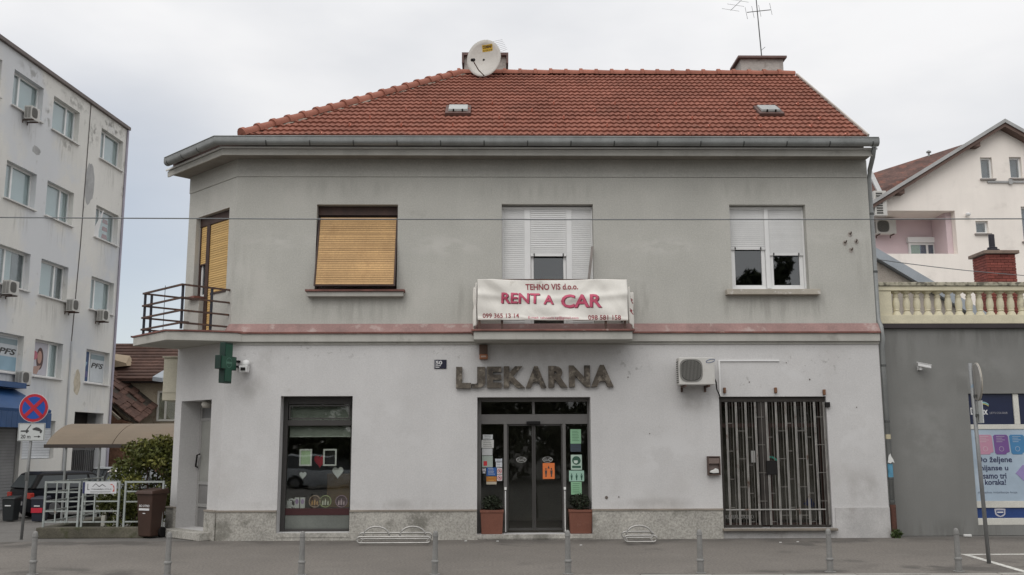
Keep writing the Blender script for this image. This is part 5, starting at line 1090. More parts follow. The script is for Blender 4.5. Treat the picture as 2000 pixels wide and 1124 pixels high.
for k, (x, c) in enumerate(((9.66, (.44, .23, .31)), (9.985, (.16, .08, .24)), (10.31, (.06, .19, .36)), (10.64, (.1, .35, .3)))):
    MB().prism([(x-.03, 1.93), (x, 1.96), (x+.24, 1.96), (x+.27, 1.93), (x+.285, 1.62), (x+.22, 1.60), (x+.21, 1.57), (x+.02, 1.57), (x-.01, 1.6)], .339, .3445).obj('badge', flat('badge%d' % k, c), ps, bevel=.003)
    b = MB(); [b.box(x+.03, x+.2-.05*(q_ % 2), .336, .3385, 1.92-.035*q_, 1.932-.035*q_) for q_ in range(4)]; b.ring(x+.12, 1.68, .05, .04, .336, .3385, 14); b.obj('print', flat('print_pale%d' % k, tuple(min(1, cc*.6+.25) for cc in c)), ps)
m_nv = flat('text_navy', (.03, .035, .085))
for s, x0, x1, z0, z1 in (('Do željene', 9.60, 10.30, 1.38, 1.53), ('nijanse u', 9.65, 10.21, 1.225, 1.355), ('samo tri', 9.69, 10.16, 1.095, 1.205), ('koraka!', 9.72, 10.14, .975, 1.085)): text('lettering', s, x0, x1, z0, z1, .3445, FW, m_nv, ps, .018, .003)
text('lettering', 'digitalno miješanje boja', 9.56, 10.35, .80, .85, .3445, FW, flat('text_grey', (.14, .17, .22)), ps, .0, .003)
MB().prism([(10.35, 1.2), (10.5, 1.36), (10.9, 1.4), (10.9, 1.1), (10.5, 1.05)], .339, .3445).obj('colour_splash', flat('splash', (.27, .22, .42)), ps, bevel=.004)
b = MB(); b.prism([(9.87, .51), (9.98, .525), (10.09, .51), (10.08, .40), (10.04, .365), (9.98, .348), (9.92, .365), (9.88, .40)], .354, .3595); b.obj('crest', flat('crest', (.45, .45, .5)), gw); MB().prism([(9.90, .48), (10.06, .48), (10.05, .41), (9.98, .37), (9.91, .41)], .350, .3535).obj('crest_field', blue, gw); MB().box(9.92, 10.04, .347, .3495, .43, .455).obj('crest_print', m_w, gw)
t = thing('security_camera', 'small white bullet camera on the dark grey wall', 'security camera', (8.55, .3, 3.3)); CB = lambda a, d, z: (8.58+a*.86+d*.5, .12-a*.5+d*.86, 3.33+z-.25*a)
b = MB(CB); b.box(-.12, .12, -.035, .035, -.035, .035); b.obj('housing', m_pvc, t, bevel=.012); MB(CB).box(-.14, .13, -.045, .045, .036, .046).obj('sunshield', m_pvc, t); MB().box(8.50, 8.55, .17, .299, 3.25, 3.33).obj('mount', m_pvc, t); MB(CB).disc(0, 0, .02, .02, 0, .01, 8).obj('lens', m_black, t)

# ---- brick chimney and small roof behind the balustrade
m_bk = M('brick_red', (.20, .055, .042), .85, .12, 4, .18, 40, .3, rnd=.22); m_jt = M('brick_joint', (.10, .05, .042), .95, .2, 6)
C0 = thing('brick_chimney', 'red brick chimney with a black flue pipe on top', 'chimney', (14.8, 9, 4))
cx0, cx1, cy0, cy1 = 14.44, 15.31, 8.6, 9.4
MB().box(cx0+.015, cx1-.015, cy0+.015, cy1-.015, 4, 7.30).obj('core', m_jt, C0)
brk = {}
for r in range(27):
    z = 5.12+r*.0805
    ofs = .11 if r % 2 else 0
    for side in (0, 1):
        L0, L1 = (cx0, cx1) if side == 0 else (cy0, cy1); x = L0-ofs
        while x < L1-.02:
            a, e = max(L0, x), min(L1, x+.208); x += .2186
            if e-a < .03: continue
            if side == 0: MB().box(a, e, cy0-.004+random.uniform(-.004, .002), cy0+.06, z, z+.068).obj('brick', m_bk, C0)
            elif r % 1 == 0: MB().box(cx0-.004+random.uniform(-.004, .002), cx0+.06, max(a, cy0+.062), e, z, z+.068).obj('brick', m_bk, C0)
MB().box(cx0-.09, cx1+.09, cy0-.09, cy1+.09, 7.302, 7.40).obj('cap', M('chim_cap', (.20, .15, .12), .9, .2, 4), C0, bevel=.01)
MB().lathe((14.86, 9, 7.40), [(.2, 0), (.2, .10), (.14, .12), (.14, .17), (.085, .19), (.085, .56), (.0805, .57)], 14).obj('flue_pipe', M('flue_black', (.022, .02, .028), .5), C0)
g2 = thing('small_gable_roof', 'small outbuilding with a grey metal edged roof behind the balustrade', 'building', (10.5, 7, 0))
b = MB(); b.prism([(8.2, 3.9), (15.0, 3.9), (15.0, 4.0), (10.4, 6.86), (8.2, 6.86)], 7.0, 12); b.obj('wall', M('old_cement', (.38, .34, .30), .9, .2, 2, .2, 30, .4, stain=((.16, .13, .11), 2, .54, .68, .7)), g2)
MB().hexa(((8.2, 6.8, 6.87), (10.4, 6.8, 6.87), (10.4, 12.1, 6.87), (8.2, 12.1, 6.87)), ((8.2, 6.8, 7.12), (10.45, 6.8, 7.12), (10.45, 12.1, 7.12), (8.2, 12.1, 7.12))).obj('ridge_cover', m_zinc, g2)
MB().hexa(((10.4, 6.8, 6.88), (15.1, 6.8, 3.95), (15.1, 12.1, 3.95), (10.4, 12.1, 6.88)), ((10.45, 6.8, 7.13), (15.2, 6.8, 4.2), (15.2, 12.1, 4.2), (10.45, 12.1, 7.13))).obj('roof_slope', M('roof_metal_pale', (.34, .37, .40), .5, .1, 2, metal=.3), g2)

# ---- white and pink house with gable
m_hw = M('house_cream', (.86, .80, .735), .9, .06, .5, .06, 40, .1, streak=.04, stain=((.62, .57, .52), 1.1, .55, .75, .5)); m_pkw = M('house_pink', (.63, .51, .53), .9, .06, .7, .06, 40)
H = thing('gabled_house', 'cream gabled house with a pink recessed balcony behind the shop', 'building', (20, 20, 0))
PX, PZ = 21.45, 15.10; sl1 = (15.10-11.58)/(21.45-15.66); ZT = 12.35
holes = [(14.2, 19.24, 9.58, 11.42), (20.50, 21.0, 12.80, 13.74), (21.74, 22.25, 12.82, 13.76), (20.08, 20.61, 10.44, 10.98), (22.05, 23.0, 10.1, 11.6)]
xs_ = sorted({13.0, 15.95, 30.0, PX, *[h[0] for h in holes if h[0] > 15.95], *[h[1] for h in holes if h[1] < 30]})
# lower rectangular part and the gable above it, cut into columns so that the windows stay open
def roofz(x): return PZ-abs(x-PX)*(sl1 if x < PX else .60)
b = MB(); cols = sorted({15.75, 19.24, 20.08, 20.50, 20.61, 21.0, PX, 21.74, 22.05, 22.25, 23.0, 28.0})
for x0, x1 in zip(cols, cols[1:]):
    hs = sorted([(h[2], h[3]) for h in holes if h[0] <= x0+1e-6 and h[1] >= x1-1e-6]); z = -.6
    for h0, h1 in hs+[(None, None)]:
        if h0 is None: b.hexa(((x0, 20, z), (x1, 20, z), (x1, 20.35, z), (x0, 20.35, z)), ((x0, 20, roofz(x0)-.02), (x1, 20, roofz(x1)-.02), (x1, 20.35, roofz(x1)-.02), (x0, 20.35, roofz(x0)-.02)))
        else: b.box(x0, x1, 20, 20.35, z, h0); z = h1
b.obj('wall', m_hw, H)
b = MB(); b.box(15.75, 19.24, 21.7, 21.9, 9.0, 11.8); b.box(19.0, 19.24, 20.36, 21.69, 9.0, 11.42); b.obj('recess_wall', m_pkw, H)
MB().box(15.75, 19.24, 20.36, 21.9, 11.425, 11.6).obj('recess_ceiling', m_hw, H); MB().box(15.75, 19.24, 20.36, 21.69, 9.0, 9.5).obj('recess_floor', m_hw, H)
MB().box(15.75, 28, 22.0, 29, -.6, 11.5).obj('rear_part', m_hw, H)
MB().box(15.75, 15.95, 20.36, 22, -.6, 9.5).obj('side_wall', m_hw, H)
m_rt = M('old_roof', (.10, .055, .045), .9, .35, 1.5, .3, 8, .4, 12, stain=((.2, .08, .055), 1.4, .5, .62, .7)); m_fb = M('fascia_grey', (.36, .36, .355), .6); m_fd = M('soffit_brown', (.13, .085, .07), .8)
for xa, xb in ((15.55, PX), (PX, 28.0)):
    za, zb = roofz(xa), roofz(xb)
    MB().hexa(((xa, 19.55, za), (xb, 19.55, zb), (xb, 29, zb), (xa, 29, za)), ((xa, 19.55, za+.14), (xb, 19.55, zb+.14), (xb, 29, zb+.14), (xa, 29, za+.14))).obj('roof', m_rt, H)
    MB().hexa(((xa, 19.50, za+.03), (xb, 19.50, zb+.03), (xb, 19.545, zb+.03), (xa, 19.545, za+.03)), ((xa, 19.50, za+.19), (xb, 19.50, zb+.19), (xb, 19.545, zb+.19), (xa, 19.545, za+.19))).obj('verge_board', m_fb, H)
    MB().hexa(((xa, 19.56, za-.14), (xb, 19.56, zb-.14), (xb, 19.99, zb-.14), (xa, 19.99, za-.14)), ((xa, 19.56, za-.005), (xb, 19.56, zb-.005), (xb, 19.99, zb-.005), (xa, 19.99, za-.005))).obj('soffit', m_fd, H)
for x, z in ((16.75, 12.06), (20.1, 14.1)): MB().box(x, x+.26, 19.6, 19.99, z, z+.26).obj('purlin_end', m_fd, H)
for (x0, x1, z0, z1), mull, lab in ((holes[1], 0, 'a'), (holes[2], 0, 'b'), (holes[3], 0, 'c'), (holes[4], 1, 'd')):
    wv = MB().frame(x0+.002, x1-.002, z0+.002, z1-.002, 20.12, 20.2, .075).obj('window', m_pvc, H); MB().box(x0+.076, x1-.076, 20.15, 20.16, z0+.076, z1-.076).obj('pane', g_off, wv); MB().box(x0+.05, x1-.05, 20.34, 20.36, z0+.05, z1-.05).obj('curtain', M('curtain_grey', (.2, .2, .22), .9), wv)
    MB().box(x0-.08, x1+.08, 19.9, 20.11, z0-.06, z0-.002).obj('sill', M('sill_grey', (.3, .27, .25), .8), wv)
MB().box(20.72, 22.8, 19.93, 19.999, 12.62, 12.70).obj('cable_tray', m_fb, H); MB().box(21.6, 21.75, 19.9, 19.925, 12.55, 12.78).obj('junction_box', m_fb, H)
x0, x1, z0, z1 = 17.9, 19.05, 9.5, 10.62
wv = MB().frame(x0, x1, z0, z1-.25, 21.58, 21.69, .08).obj('window', m_pvc, H, label='recessed window with roller shutter box'); MB().box(x0-.05, x1+.05, 21.5, 21.69, z1-.24, z1).obj('shutter_box', m_pvc, wv); MB().box(x0+.08, x1-.08, 21.62, 21.63, z0+.08, z1-.33).obj('pane', g_off, wv); MB().box(x0+.75, x0+.83, 21.57, 21.615, z0+.08, z1-.33).obj('mullion', m_pvc, wv); MB().box(x0+.08, x0+.5, 21.66, 21.67, z0+.08, z1-.33).obj('curtain', M('curtain_green', (.32, .4, .28), .9), wv); MB().box(x0+.51, x1-.08, 21.66, 21.67, z0+.08, z1-.33).obj('curtain', M('curtain_blue', (.12, .16, .24), .9), wv)
ac_unit(lambda a, d, z: (a, d, z), 16.25, 17.2, 20.9, 21.2, 10.75, 11.42, 'white air conditioner in the pink recessed balcony') if False else None
ac_unit(FW, 16.35, 17.2, 21.1, 21.4, 10.68, 11.3, 'white air conditioner in the pink recess of the cream house')
t = thing('vent_cabinet', 'tall white louvred unit on the left edge of the cream house', 'air conditioner', (16, 19.6, 11.1)); MB().box(15.72, 16.24, 19.62, 19.98, 11.12, 12.18).obj('casing', m_ac, t, bevel=.01)
for k in range(9): MB().box(15.80, 16.06, 19.605, 19.619, 11.2+k*.104, 11.26+k*.104).obj('louvre', m_acd, t)
t = thing('wall_lamp', 'small white lamp on the cream house wall above the tiny window', 'lamp', (19.7, 19.9, 11.15)); MB().lathe((19.72, 19.85, 11.15), [(.04, 0), (.1, .05), (.1, .12), (.03, .16)], 10).obj('shade', m_pvc, t); MB().box(19.69, 19.75, 19.86, 19.999, 11.2, 11.25).obj('arm', m_pvc, t)
# further house: dark tiled roof slope between
h2 = thing('far_house', 'far house with dark mottled tiled roof left of the cream gable', 'building', (17.5, 31, 0)); b = MB(); yb = 30
def fp(x20, z20, Y): s = (Y+19)/39.; return (x20*s, Y, 1.8+(z20-1.8)*s)
p = [fp(15.5, 12.0, 30), fp(21.5, 12.3, 30), fp(21.5, 14.85, 33), fp(15.9, 13.05, 33)]
b.hexa([(q_[0], q_[1], q_[2]-.2) for q_ in p], p); b.obj('roof', m_rt, h2); MB().box(fp(16, 0, 30)[0], 26, 31, 38, -.6, fp(15.5, 11.9, 30)[2]).obj('wall', m_hw, h2)
b = MB(); q0 = fp(15.88, 13.02, 32.9); q1 = fp(16.2, 12.2, 30); b.hexa(((q1[0]-.25, 29.9, q1[2]-.3), (q1[0], 29.9, q1[2]-.3), (q0[0], 32.9, q0[2]-.1), (q0[0]-.25, 32.9, q0[2]-.1)), ((q1[0]-.25, 29.9, q1[2]+.05), (q1[0], 29.9, q1[2]+.05), (q0[0], 32.9, q0[2]+.15), (q0[0]-.25, 32.9, q0[2]+.15))); b.obj('verge_board', m_fb, h2)
q0 = fp(18.33, 13.75, 32.9); MB().lathe((q0[0], 32.9, q0[2]-.2), [(.06, 0), (.06, .45), (.14, .46), (.14, .52), (.02, .6)], 8).obj('vent_pipe', m_zinc, h2)

# ================================================================== office block at the left
m_of = M('office_render', (.66, .648, .608), .9, .06, .35, .07, 30, .2, 60, streak=.035, stain=((.58, .60, .63), .22, .48, .60, .7), stain2=((.33, .32, .29), 2.2, .63, .75, .5))
yo = lambda s_: 23-.997*s_
add_marks(m_of, [(yo(1.4), 15.45, 1.9, .55, 1), (yo(3.0), 14.7, .6, .9, .9), (yo(4.6), 15.5, 1.6, .35, .8), (yo(7.6), 15.5, 1.4, .35, .7), (yo(6.5), 14.2, .35, .7, .9), (yo(5.0), 13.6, .9, .35, .7), (yo(.1), 13.5, .35, 1.5, .7)], (.20, .195, .175), (3.2, 3.2, 3.2), .85, .46, .62, 1)
add_marks(m_of, [(yo(c_), z_-.55, 1.1, .75, .8) for c_ in (1.35, 5.2, 7.9) for z_ in (13.85, 10.45, 7.4, 4.36)], (.33, .32, .29), (8, 8, .7), .6, .48, .66, 1)
add_marks(m_of, [(yo(.5), 9.0, 2.2, 3.4, .9), (yo(3.0), 5.5, 2.8, 3.2, 1), (yo(6.5), 3.4, 3.5, 2.2, 1)], (.48, .51, .555), (.5, .5, .5), .6, .36, .60, 1)
O = thing('office_block', 'tall pale rendered office block with many white windows', 'building', (-17, 18, -.5))
WIN = {'D': (.35, 2.36), 'C': (4.20, 6.18), 'B': (6.92, 8.86), 'A': (9.62, 11.6)}
ROW = {4: (13.85, 15.19), 3: (10.45, 11.81), 2: (7.40, 8.77), 1: (4.36, 5.73)}
oh = [(*WIN[c], *ROW[r]) for c in WIN for r in ROW]+[(.55, 2.95, -.6, 3.15), (4.35, 6.50, 1.32, 2.74), (6.62, 9.4, -.6, 2.5)]
wall('wall', LB, 0, 14, -.6, 15.85, 0, .34, oh, m_of, O)
MB(LB).box(0, 14, .9, 10, -.6, 15.84).obj('core', M('office_core', (.12, .12, .12), .9), O); MB(LB).box(-.05, 14, -.12, 10, 15.852, 15.99).obj('roof_edge', M('roof_tin', (.14, .115, .105), .6), O)
MB(LB).box(0, .35, .342, 10, -.6, 15.8).obj('end_wall', m_of, O); MB(LB).box(13.65, 14, .342, 10.02, -.6, 15.8).obj('end_wall', m_of, O)
MB(LB).tube([(3.40, -.012, 15.84), (3.45, -.012, 10), (3.62, -.012, 5.9)], .02, 6).obj('seam_cable', M('seam', (.12, .11, .105), .8), O)
MB(LB).tube([(.06, -.05, 15.84), (.06, -.05, 0)], .05, 8).obj('corner_pipe', M('pipe_lilac', (.36, .34, .40), .6), O); MB(LB).tube([(3.62, -.03, 5.9), (3.62, -.03, -.5)], .04, 8).obj('cable_duct', M('duct_pale', (.42, .43, .44), .6), O)
b = MB(LB); [b.lathe((s_, -.013, z), [(.0, 0)], 3) for s_, z in ()]; 
m_pat = M('grey_patch', (.36, .36, .355), .95, .15, 3, .15, 30)
def blob(F, a, z, ra, rz, d, mat, name, par, seed, n=18):
    rg = random.Random(seed); MB(F).prism([(a+ra*math.cos(2*math.pi*k/n)*rg.uniform(.75, 1.05), z+rz*math.sin(2*math.pi*k/n)*rg.uniform(.8, 1.05)) for k in range(n)], d, d+.02).obj(name, mat, par)
blob(LB, 3.05, 12.55, .42, .95, -.004, m_pat, 'render_patch', O, 3); blob(LB, 7.1, 12.7, .30, .18, -.004, m_pat, 'render_patch', O, 4); blob(LB, 2.95, 4.3, .28, .55, -.004, M('tan_patch', (.48, .43, .34), .95, .2, 4), 'render_patch', O, 6)
m_of2 = M('office_blind', (.55, .60, .61), .9, .05, 1, .02); m_of3 = M('office_dark', (.20, .21, .22), .9)
for r in ROW:
    for c in WIN:
        s0, s1 = WIN[c]; z0, z1 = ROW[r]; d0, d1 = .20, .27
        f_ = MB(LB); f_.frame(s0+.003, s1-.003, z0+.003, z1-.003, d0, d1, .07); ms = s0+(s1-s0)*(.34 if c == 'C' else .66); f_.box(ms-.05, ms+.05, d0, d1, z0+.074, z1-.074)
        wv = f_.obj('window', m_pvc, O); MB(LB).box(s0+.075, ms-.051, .23, .242, z0+.075, z1-.075).obj('pane', g_off, wv); MB(LB).box(ms+.051, s1-.075, .23, .242, z0+.075, z1-.075).obj('pane', g_off, wv)
        dark = (c, r) in (('C', 2), ('B', 2)); MB(LB).box(s0+.02, s0+(s1-s0)*(.36 if dark else 1)-.02, .30, .31, z0+.02, z1-.02).obj('blind', m_of3 if dark else m_of2, wv)
        if dark: MB(LB).box(s0+(s1-s0)*.37, s1-.02, .30, .31, z0+.02, z1-.02).obj('blind', m_of2, wv)
        MB(LB).box(s0-.05, s1+.07, -.10, .2, z0-.05, z0-.002).obj('sill', M('sill_white', (.62, .61, .59), .7), wv)
        if (c, r) == ('D', 3):
            b = MB(LB); b.hexa(((ms+.06, .19, z0+.08), (s1-.08, .19, z0+.08), (s1-.08, .21, z0+.08), (ms+.06, .21, z0+.08)), ((ms+.06, -.02, z1-.1), (ms+.1, -.02, z1-.1), (ms+.1, .0, z1-.1), (ms+.06, .0, z1-.1))); b.obj('tilted_sash', m_pvc, wv)
            for q_ in range(3): MB(LB).prism([(s0+.35, z0+.2+.33*q_), (s0+.85, z0+.2+.33*q_), (s0+.80, z0+.38+.33*q_), (s0+.42, z0+.38+.33*q_)], .285, .295).obj('reflected_stripe', flat('reflection_red', (.32, .05, .05)), wv)  # red slabs behind the pane draw a striped tower's reflection
LT = lambda a, d, z: LB(-a, d, z)
m_pl = flat('poster_pale', (.47, .50, .52)); m_pb = flat('poster_sky', (.24, .36, .44)); m_pg = flat('poster_grey', (.22, .28, .30))
for s0, s1, nm in ((.42, 1.60, 'white company poster in the lowest window nearest the far corner'), (6.99, 8.18, 'white company poster in the lowest window at the left edge')):
    t = thing('window_poster', nm, 'poster', LB(s0, .2, 4.4)); MB(LB).box(s0, s1, .195, .2, 4.44, 5.65).obj('sheet', m_pl, t); MB(LB).box(s0+.01, s1-.01, .19, .1945, 5.38, 5.58).obj('strip', m_pg, t); MB(LB).box(s0+.01, s1-.01, .19, .1945, 4.46, 4.75 if s0 < 1 else 4.95).obj('strip', m_pb if s0 > 1 else m_pl, t)
    text('lettering', 'PFS', -(s1-.06), -(s0+.06), 5.02, 5.24, .1945, LT, m_ink, t, .03, .004, .25)
t = thing('window_poster', 'dark blue narrow poster beside the company poster', 'poster', LB(1.9, .2, 4.4)); MB(LB).box(1.75, 2.27, .195, .2, 4.44, 5.65).obj('sheet', flat('poster_deep', (.035, .07, .16)), t); MB(LB).prism([(1.85, 5.2), (2.0, 5.0), (2.15, 5.45), (2.0, 5.25)], .19, .1945).obj('figure', m_pb, t); MB(LB).box(1.8, 2.2, .19, .1945, 4.6, 4.85).obj('strip', flat('strip_v', (.10, .09, .2)), t)
t = thing('window_poster', 'portrait poster of a dark haired woman in an office window', 'poster', LB(5.5, .2, 4.4)); MB(LB).box(4.95, 6.10, .195, .2, 4.44, 5.65).obj('sheet', flat('poster_lilac', (.44, .43, .47)), t)
MB(LB).disc(5.45, 5.05, .24, .42, .191, .1945, 20).obj('hair', flat('hair', (.09, .05, .045)), t); MB(LB).disc(5.48, 5.1, .15, .24, .187, .1905, 18).obj('face', flat('skin', (.42, .25, .2)), t); MB(LB).disc(5.82, 5.15, .2, .17, .187, .1945, 14).obj('pink_shape', flat('pink', (.45, .14, .18)), t); MB(LB).prism([(5.35, 4.8), (6.05, 4.7), (6.1, 4.46), (5.6, 4.46)], .187, .1945).obj('shoulder', flat('skin2', (.36, .24, .2)), t)
# ground floor: garage passage, shutters, blue awning
gm = M('passage_dark', (.02, .017, .015), .9); MB(LB).box(.55, 2.95, .7, .89, -.6, 3.2).obj('passage', gm, O); MB(LB).box(.55, 2.95, .345, .899, 3.16, 3.25).obj('passage_ceiling', gm, O)
gg = MB(LB); gg.box(.60, 2.90, .25, .30, 1.62, 1.70); gg = gg.obj('passage_gate', M('gate_steel', (.10, .10, .10), .6), O); MB(LB).box(.60, 2.90, .25, .30, -.4, -.3).obj('bottom_rail', MATS['gate_steel'], gg)
for k in range(15): MB(LB).box(.66+k*.155, .70+k*.155, .25, .29, -.295, 1.615).obj('bar', MATS['gate_steel'], gg)
rs = MB(LB).box(4.36, 6.49, .15, .2, 1.33, 2.73).obj('roller_shutter', M('shutter_grey', (.40, .42, .44), .6), O)
for k in range(14): MB(LB).box(4.40, 6.45, .13, .149, 1.345+k*.098, 1.43+k*.098).obj('slat', M('shutter_slat', (.62, .64, .66), .5), rs)
rs = MB(LB).box(6.63, 9.39, .15, .2, -.5, 2.49).obj('roller_shutter', M('shutter_dark', (.20, .2, .2), .6), O)
for k in range(26): MB(LB).box(6.75, 9.3, .13, .149, -.4+k*.108, -.31+k*.108).obj('slat', M('shutter_slat_dark', (.25, .25, .25), .5), rs)
m_aw = M('awning_blue', (.012, .06, .17), .5, .12, 2, .05, 30)
b = MB(LB); b.prism([(0, 0)]*3, 0, 0) if False else None
ends = lambda s_: [(s_, -.02, 3.92), (s_, -1.25, 3.0)]
b.hexa(((6.55, -1.0, 2.96), (14, -1.0, 2.96), (14, -.02, 3.45), (6.55, -.02, 3.45)), ((6.55, -1.02, 3.06), (14, -1.02, 3.06), (14, -.02, 3.80), (7.3, -.02, 3.80))); b.box(7.3, 14, -.45, -.022, 3.81, 4.0)
t = thing('awning', 'blue metal shop awning on the office block', 'awning', LB(9, 0, 2.4)); b.obj('hood', m_aw, t)
for k in range(24): MB(LB).box(6.56+k*.31, 6.86+k*.31, -1.04, -1.01, 2.42, 2.955).obj('front_panel', m_aw, t)
MB(LB).box(6.55, 6.58, -1.008, -.02, 2.42, 2.955).obj('side_panel', m_aw, t)
def lac(a0, a1, z0, z1, lab): ac_unit(LB, (a0+a1)/2-.27, (a0+a1)/2+.27, -.40, -.10, z0, z0+(z1-z0)*.86, lab, True)
lac(7.55, 8.40, 13.55, 14.12, 'air conditioner below the top floor window at the left'); lac(3.72, 4.52, 7.02, 7.58, 'air conditioner by the pipe under the third column window'); lac(1.22, 2.05, 6.95, 7.5, 'air conditioner under the window nearest the far corner'); lac(8.05, 8.8, 7.02, 7.6, 'air conditioner cut by the left edge of the photo'); lac(6.8, 7.62, 3.96, 4.52, 'air conditioner just above the blue awning')

# ================================================================== old house and yard at the left
m_br = M('old_brown_tile', (.088, .048, .036), .9, .25, 1.2, .25, 6, .4, 10, rnd=.2); m_pls = M('old_plaster', (.44, .375, .28), .95, .2, .8, .2, 20, .4, 30, stain=((.22, .15, .11), .9, .54, .70, .55)); m_obk = M('old_brick', (.16, .085, .055), .95, .3, 2.5, .3, 12, .5, 14, stain=((.30, .22, .15), 2.2, .58, .68, .6))
D = thing('old_house', 'old house with brown tiled roof and peeling plaster in the yard', 'building', (-16, 28, -.5))
MB().box(-22, -14.4, 28.0, 34, -.6, 4.95).obj('wall', m_pls, D); MB().box(-22, -14.0, 27.4, 28.3, 4.78, 4.88).obj('eave', M('eave_dark', (.05, .04, .035), .9), D)
ry0, rz0, ry1, rz1 = 27.3, 4.90, 30.6, 6.95
b = MB(); b.hexa(((-22, ry0, rz0-.05), (-16.35, ry0, rz0-.05), (-14.6, ry1, rz1-.05), (-22, ry1, rz1-.05)), ((-22, ry0, rz0), (-16.35, ry0, rz0), (-14.6, ry1, rz1), (-22, ry1, rz1))); rfo = b.obj('roof', m_br, D)
for k in range(12):
    t0, t1 = k/12, (k+1.15)/12; P0 = lambda t_, h: (ry0+(ry1-ry0)*t_-.02, rz0+(rz1-rz0)*t_+h)
    xe = -16.35+1.75*t0; xe1 = -16.35+1.75*min(1, t1); a, c = P0(t0, .0), P0(min(1, t1), .0)
    n = 22; w_ = (xe+22)/n
    MB().hexa(((-22, a[0], a[1]+.02), (xe, a[0], a[1]+.02), (xe1, c[0], c[1]+.005), (-22, c[0], c[1]+.005)), ((-22, a[0], a[1]+.085), (xe, a[0], a[1]+.085), (xe1, c[0], c[1]+.03), (-22, c[0], c[1]+.03))).obj('tile_course', m_br, rfo)
MB().hexa(((-16.40, ry0-.05, rz0-.05), (-15.95, ry0-.05, rz0-.12), (-14.2, ry1, rz1-.12), (-14.65, ry1, rz1-.05)), ((-16.40, ry0-.05, rz0+.14), (-15.95, ry0-.05, rz0+.08), (-14.2, ry1, rz1+.08), (-14.65, ry1, rz1+.14))).obj('verge_flashing', M('flash_pale', (.34, .37, .40), .5), D)
MB().box(-15.9, -13.6, 27.6, 27.75, 4.62, 4.78).obj('gutter', m_fb, D); c_ = MB().box(-18.55, -18.0, 30.3, 30.9, 6.5, 7.25).obj('chimney', M('chim_old', (.10, .055, .045), .9), D); MB().box(-18.68, -17.87, 30.2, 31.0, 7.252, 7.33).obj('chimney_cap', M('chim_old', (.1, .05, .04), .9), D)
b = MB(); b.hexa(((-18.9, 27.9, 5.5), (-17.9, 27.9, 5.62), (-17.9, 29, 5.7), (-18.9, 29, 5.6)), ((-18.9, 27.9, 6.0), (-17.95, 27.9, 5.75), (-18.2, 29, 6.2), (-18.9, 29, 6.3))); b.obj('dormer', M('dormer_tan', (.33, .26, .18), .9), D)
wv = MB().frame(-16.35, -15.3, 2.95, 4.4, 27.9, 27.99, .09).obj('window', m_wf, D); MB().box(-16.26, -15.39, 27.94, 27.95, 3.04, 4.31).obj('pane', g_off, wv); MB().box(-15.98, -15.88, 27.89, 27.945, 3.04, 4.31).obj('mullion', m_wf, wv)
MB().box(-16.5, -13.6, 26.9, 27.99, 2.45, 2.62).obj('ledge', M('ledge_old', (.22, .19, .16), .9, .3, 3), D)
L1 = thing('brick_lean_to', 'ruined brick lean-to with a collapsing dark roof', 'shed', (-18, 26, -.5))
b = MB(); b.prism([(-19.2, -.6), (-16.0, -.6), (-16.0, 2.7), (-17.3, 3.0), (-19.2, 4.9)], 25.6, 26.4); b.obj('brick_wall', m_obk, L1)
b = MB(); b.hexa(((-19.3, 25.5, 5.0), (-16.4, 25.5, 2.72), (-16.4, 27.9, 3.6), (-19.3, 27.9, 5.9)), ((-19.3, 25.5, 5.1), (-16.3, 25.5, 2.8), (-16.3, 27.9, 3.7), (-19.3, 27.9, 6.0))); lr = b.obj('roof', M('ruin_roof', (.055, .045, .035), .95, .4, 3, .4, 8, .6, 10), L1)
rg = random.Random(4)
for k in range(13):
    for j in range(6):
        if rg.random() < .12: continue
        t0 = k/13; x = -19.3+3.0*t0+rg.uniform(-.03, .03); z = 5.1-2.3*t0+rg.uniform(-.03, .05); y = 25.45+j*.4; dz = .37*j*.4
        MB().hexa(((x, y, z+dz-.02), (x+.27, y, z+dz-.2), (x+.27, y+.38, z+dz-.06), (x, y+.38, z+dz+.12)), ((x, y, z+dz+.03), (x+.27, y, z+dz-.14), (x+.27, y+.38, z+dz), (x, y+.38, z+dz+.17))).obj('tile', m_br, lr)
for k, (x, z, r_) in enumerate(((-18.0, 4.0, -.72), (-17.4, 3.3, -.7), (-17.0, 2.65, -.1), (-16.6, 2.55, -.12), (-16.2, 2.6, .05))):
    F = lambda a, d, zz, x=x, z=z, r_=r_: (x+a*math.cos(r_)-zz*math.sin(r_), 25.0+d, z+a*math.sin(r_)+zz*math.cos(r_)); MB(F).box(-.5, .5, 0, .2, -.05, .05).obj('plank', M('old_plank', (.20, .17, .13), .9, .3, 4), L1)
MB().box(-17.4, -12.0, 25.2, 25.5, -.6, 2.2).obj('yard_wall', m_obk, L1)
t = thing('bare_shrub', 'leafless twiggy shrub in front of the old house', 'shrub', (-13.4, 22, -.5)); b = MB(); rg = random.Random(9)
for k in range(34):
    a = rg.uniform(-.55, .55); h = rg.uniform(1.6, 3.6); b.tube([(-13.4+rg.uniform(-.4, .4), 22+rg.uniform(-.3, .3), -.5), (-13.4+a*1.2, 22+rg.uniform(-.5, .5), -.5+h*.6), (-13.4+a*2+rg.uniform(-.2, .2), 22+rg.uniform(-.6, .6), -.5+h)], .018, 4, r1=.006)
b.obj('twigs', M('twig', (.09, .065, .055), .9), t, kind='stuff')
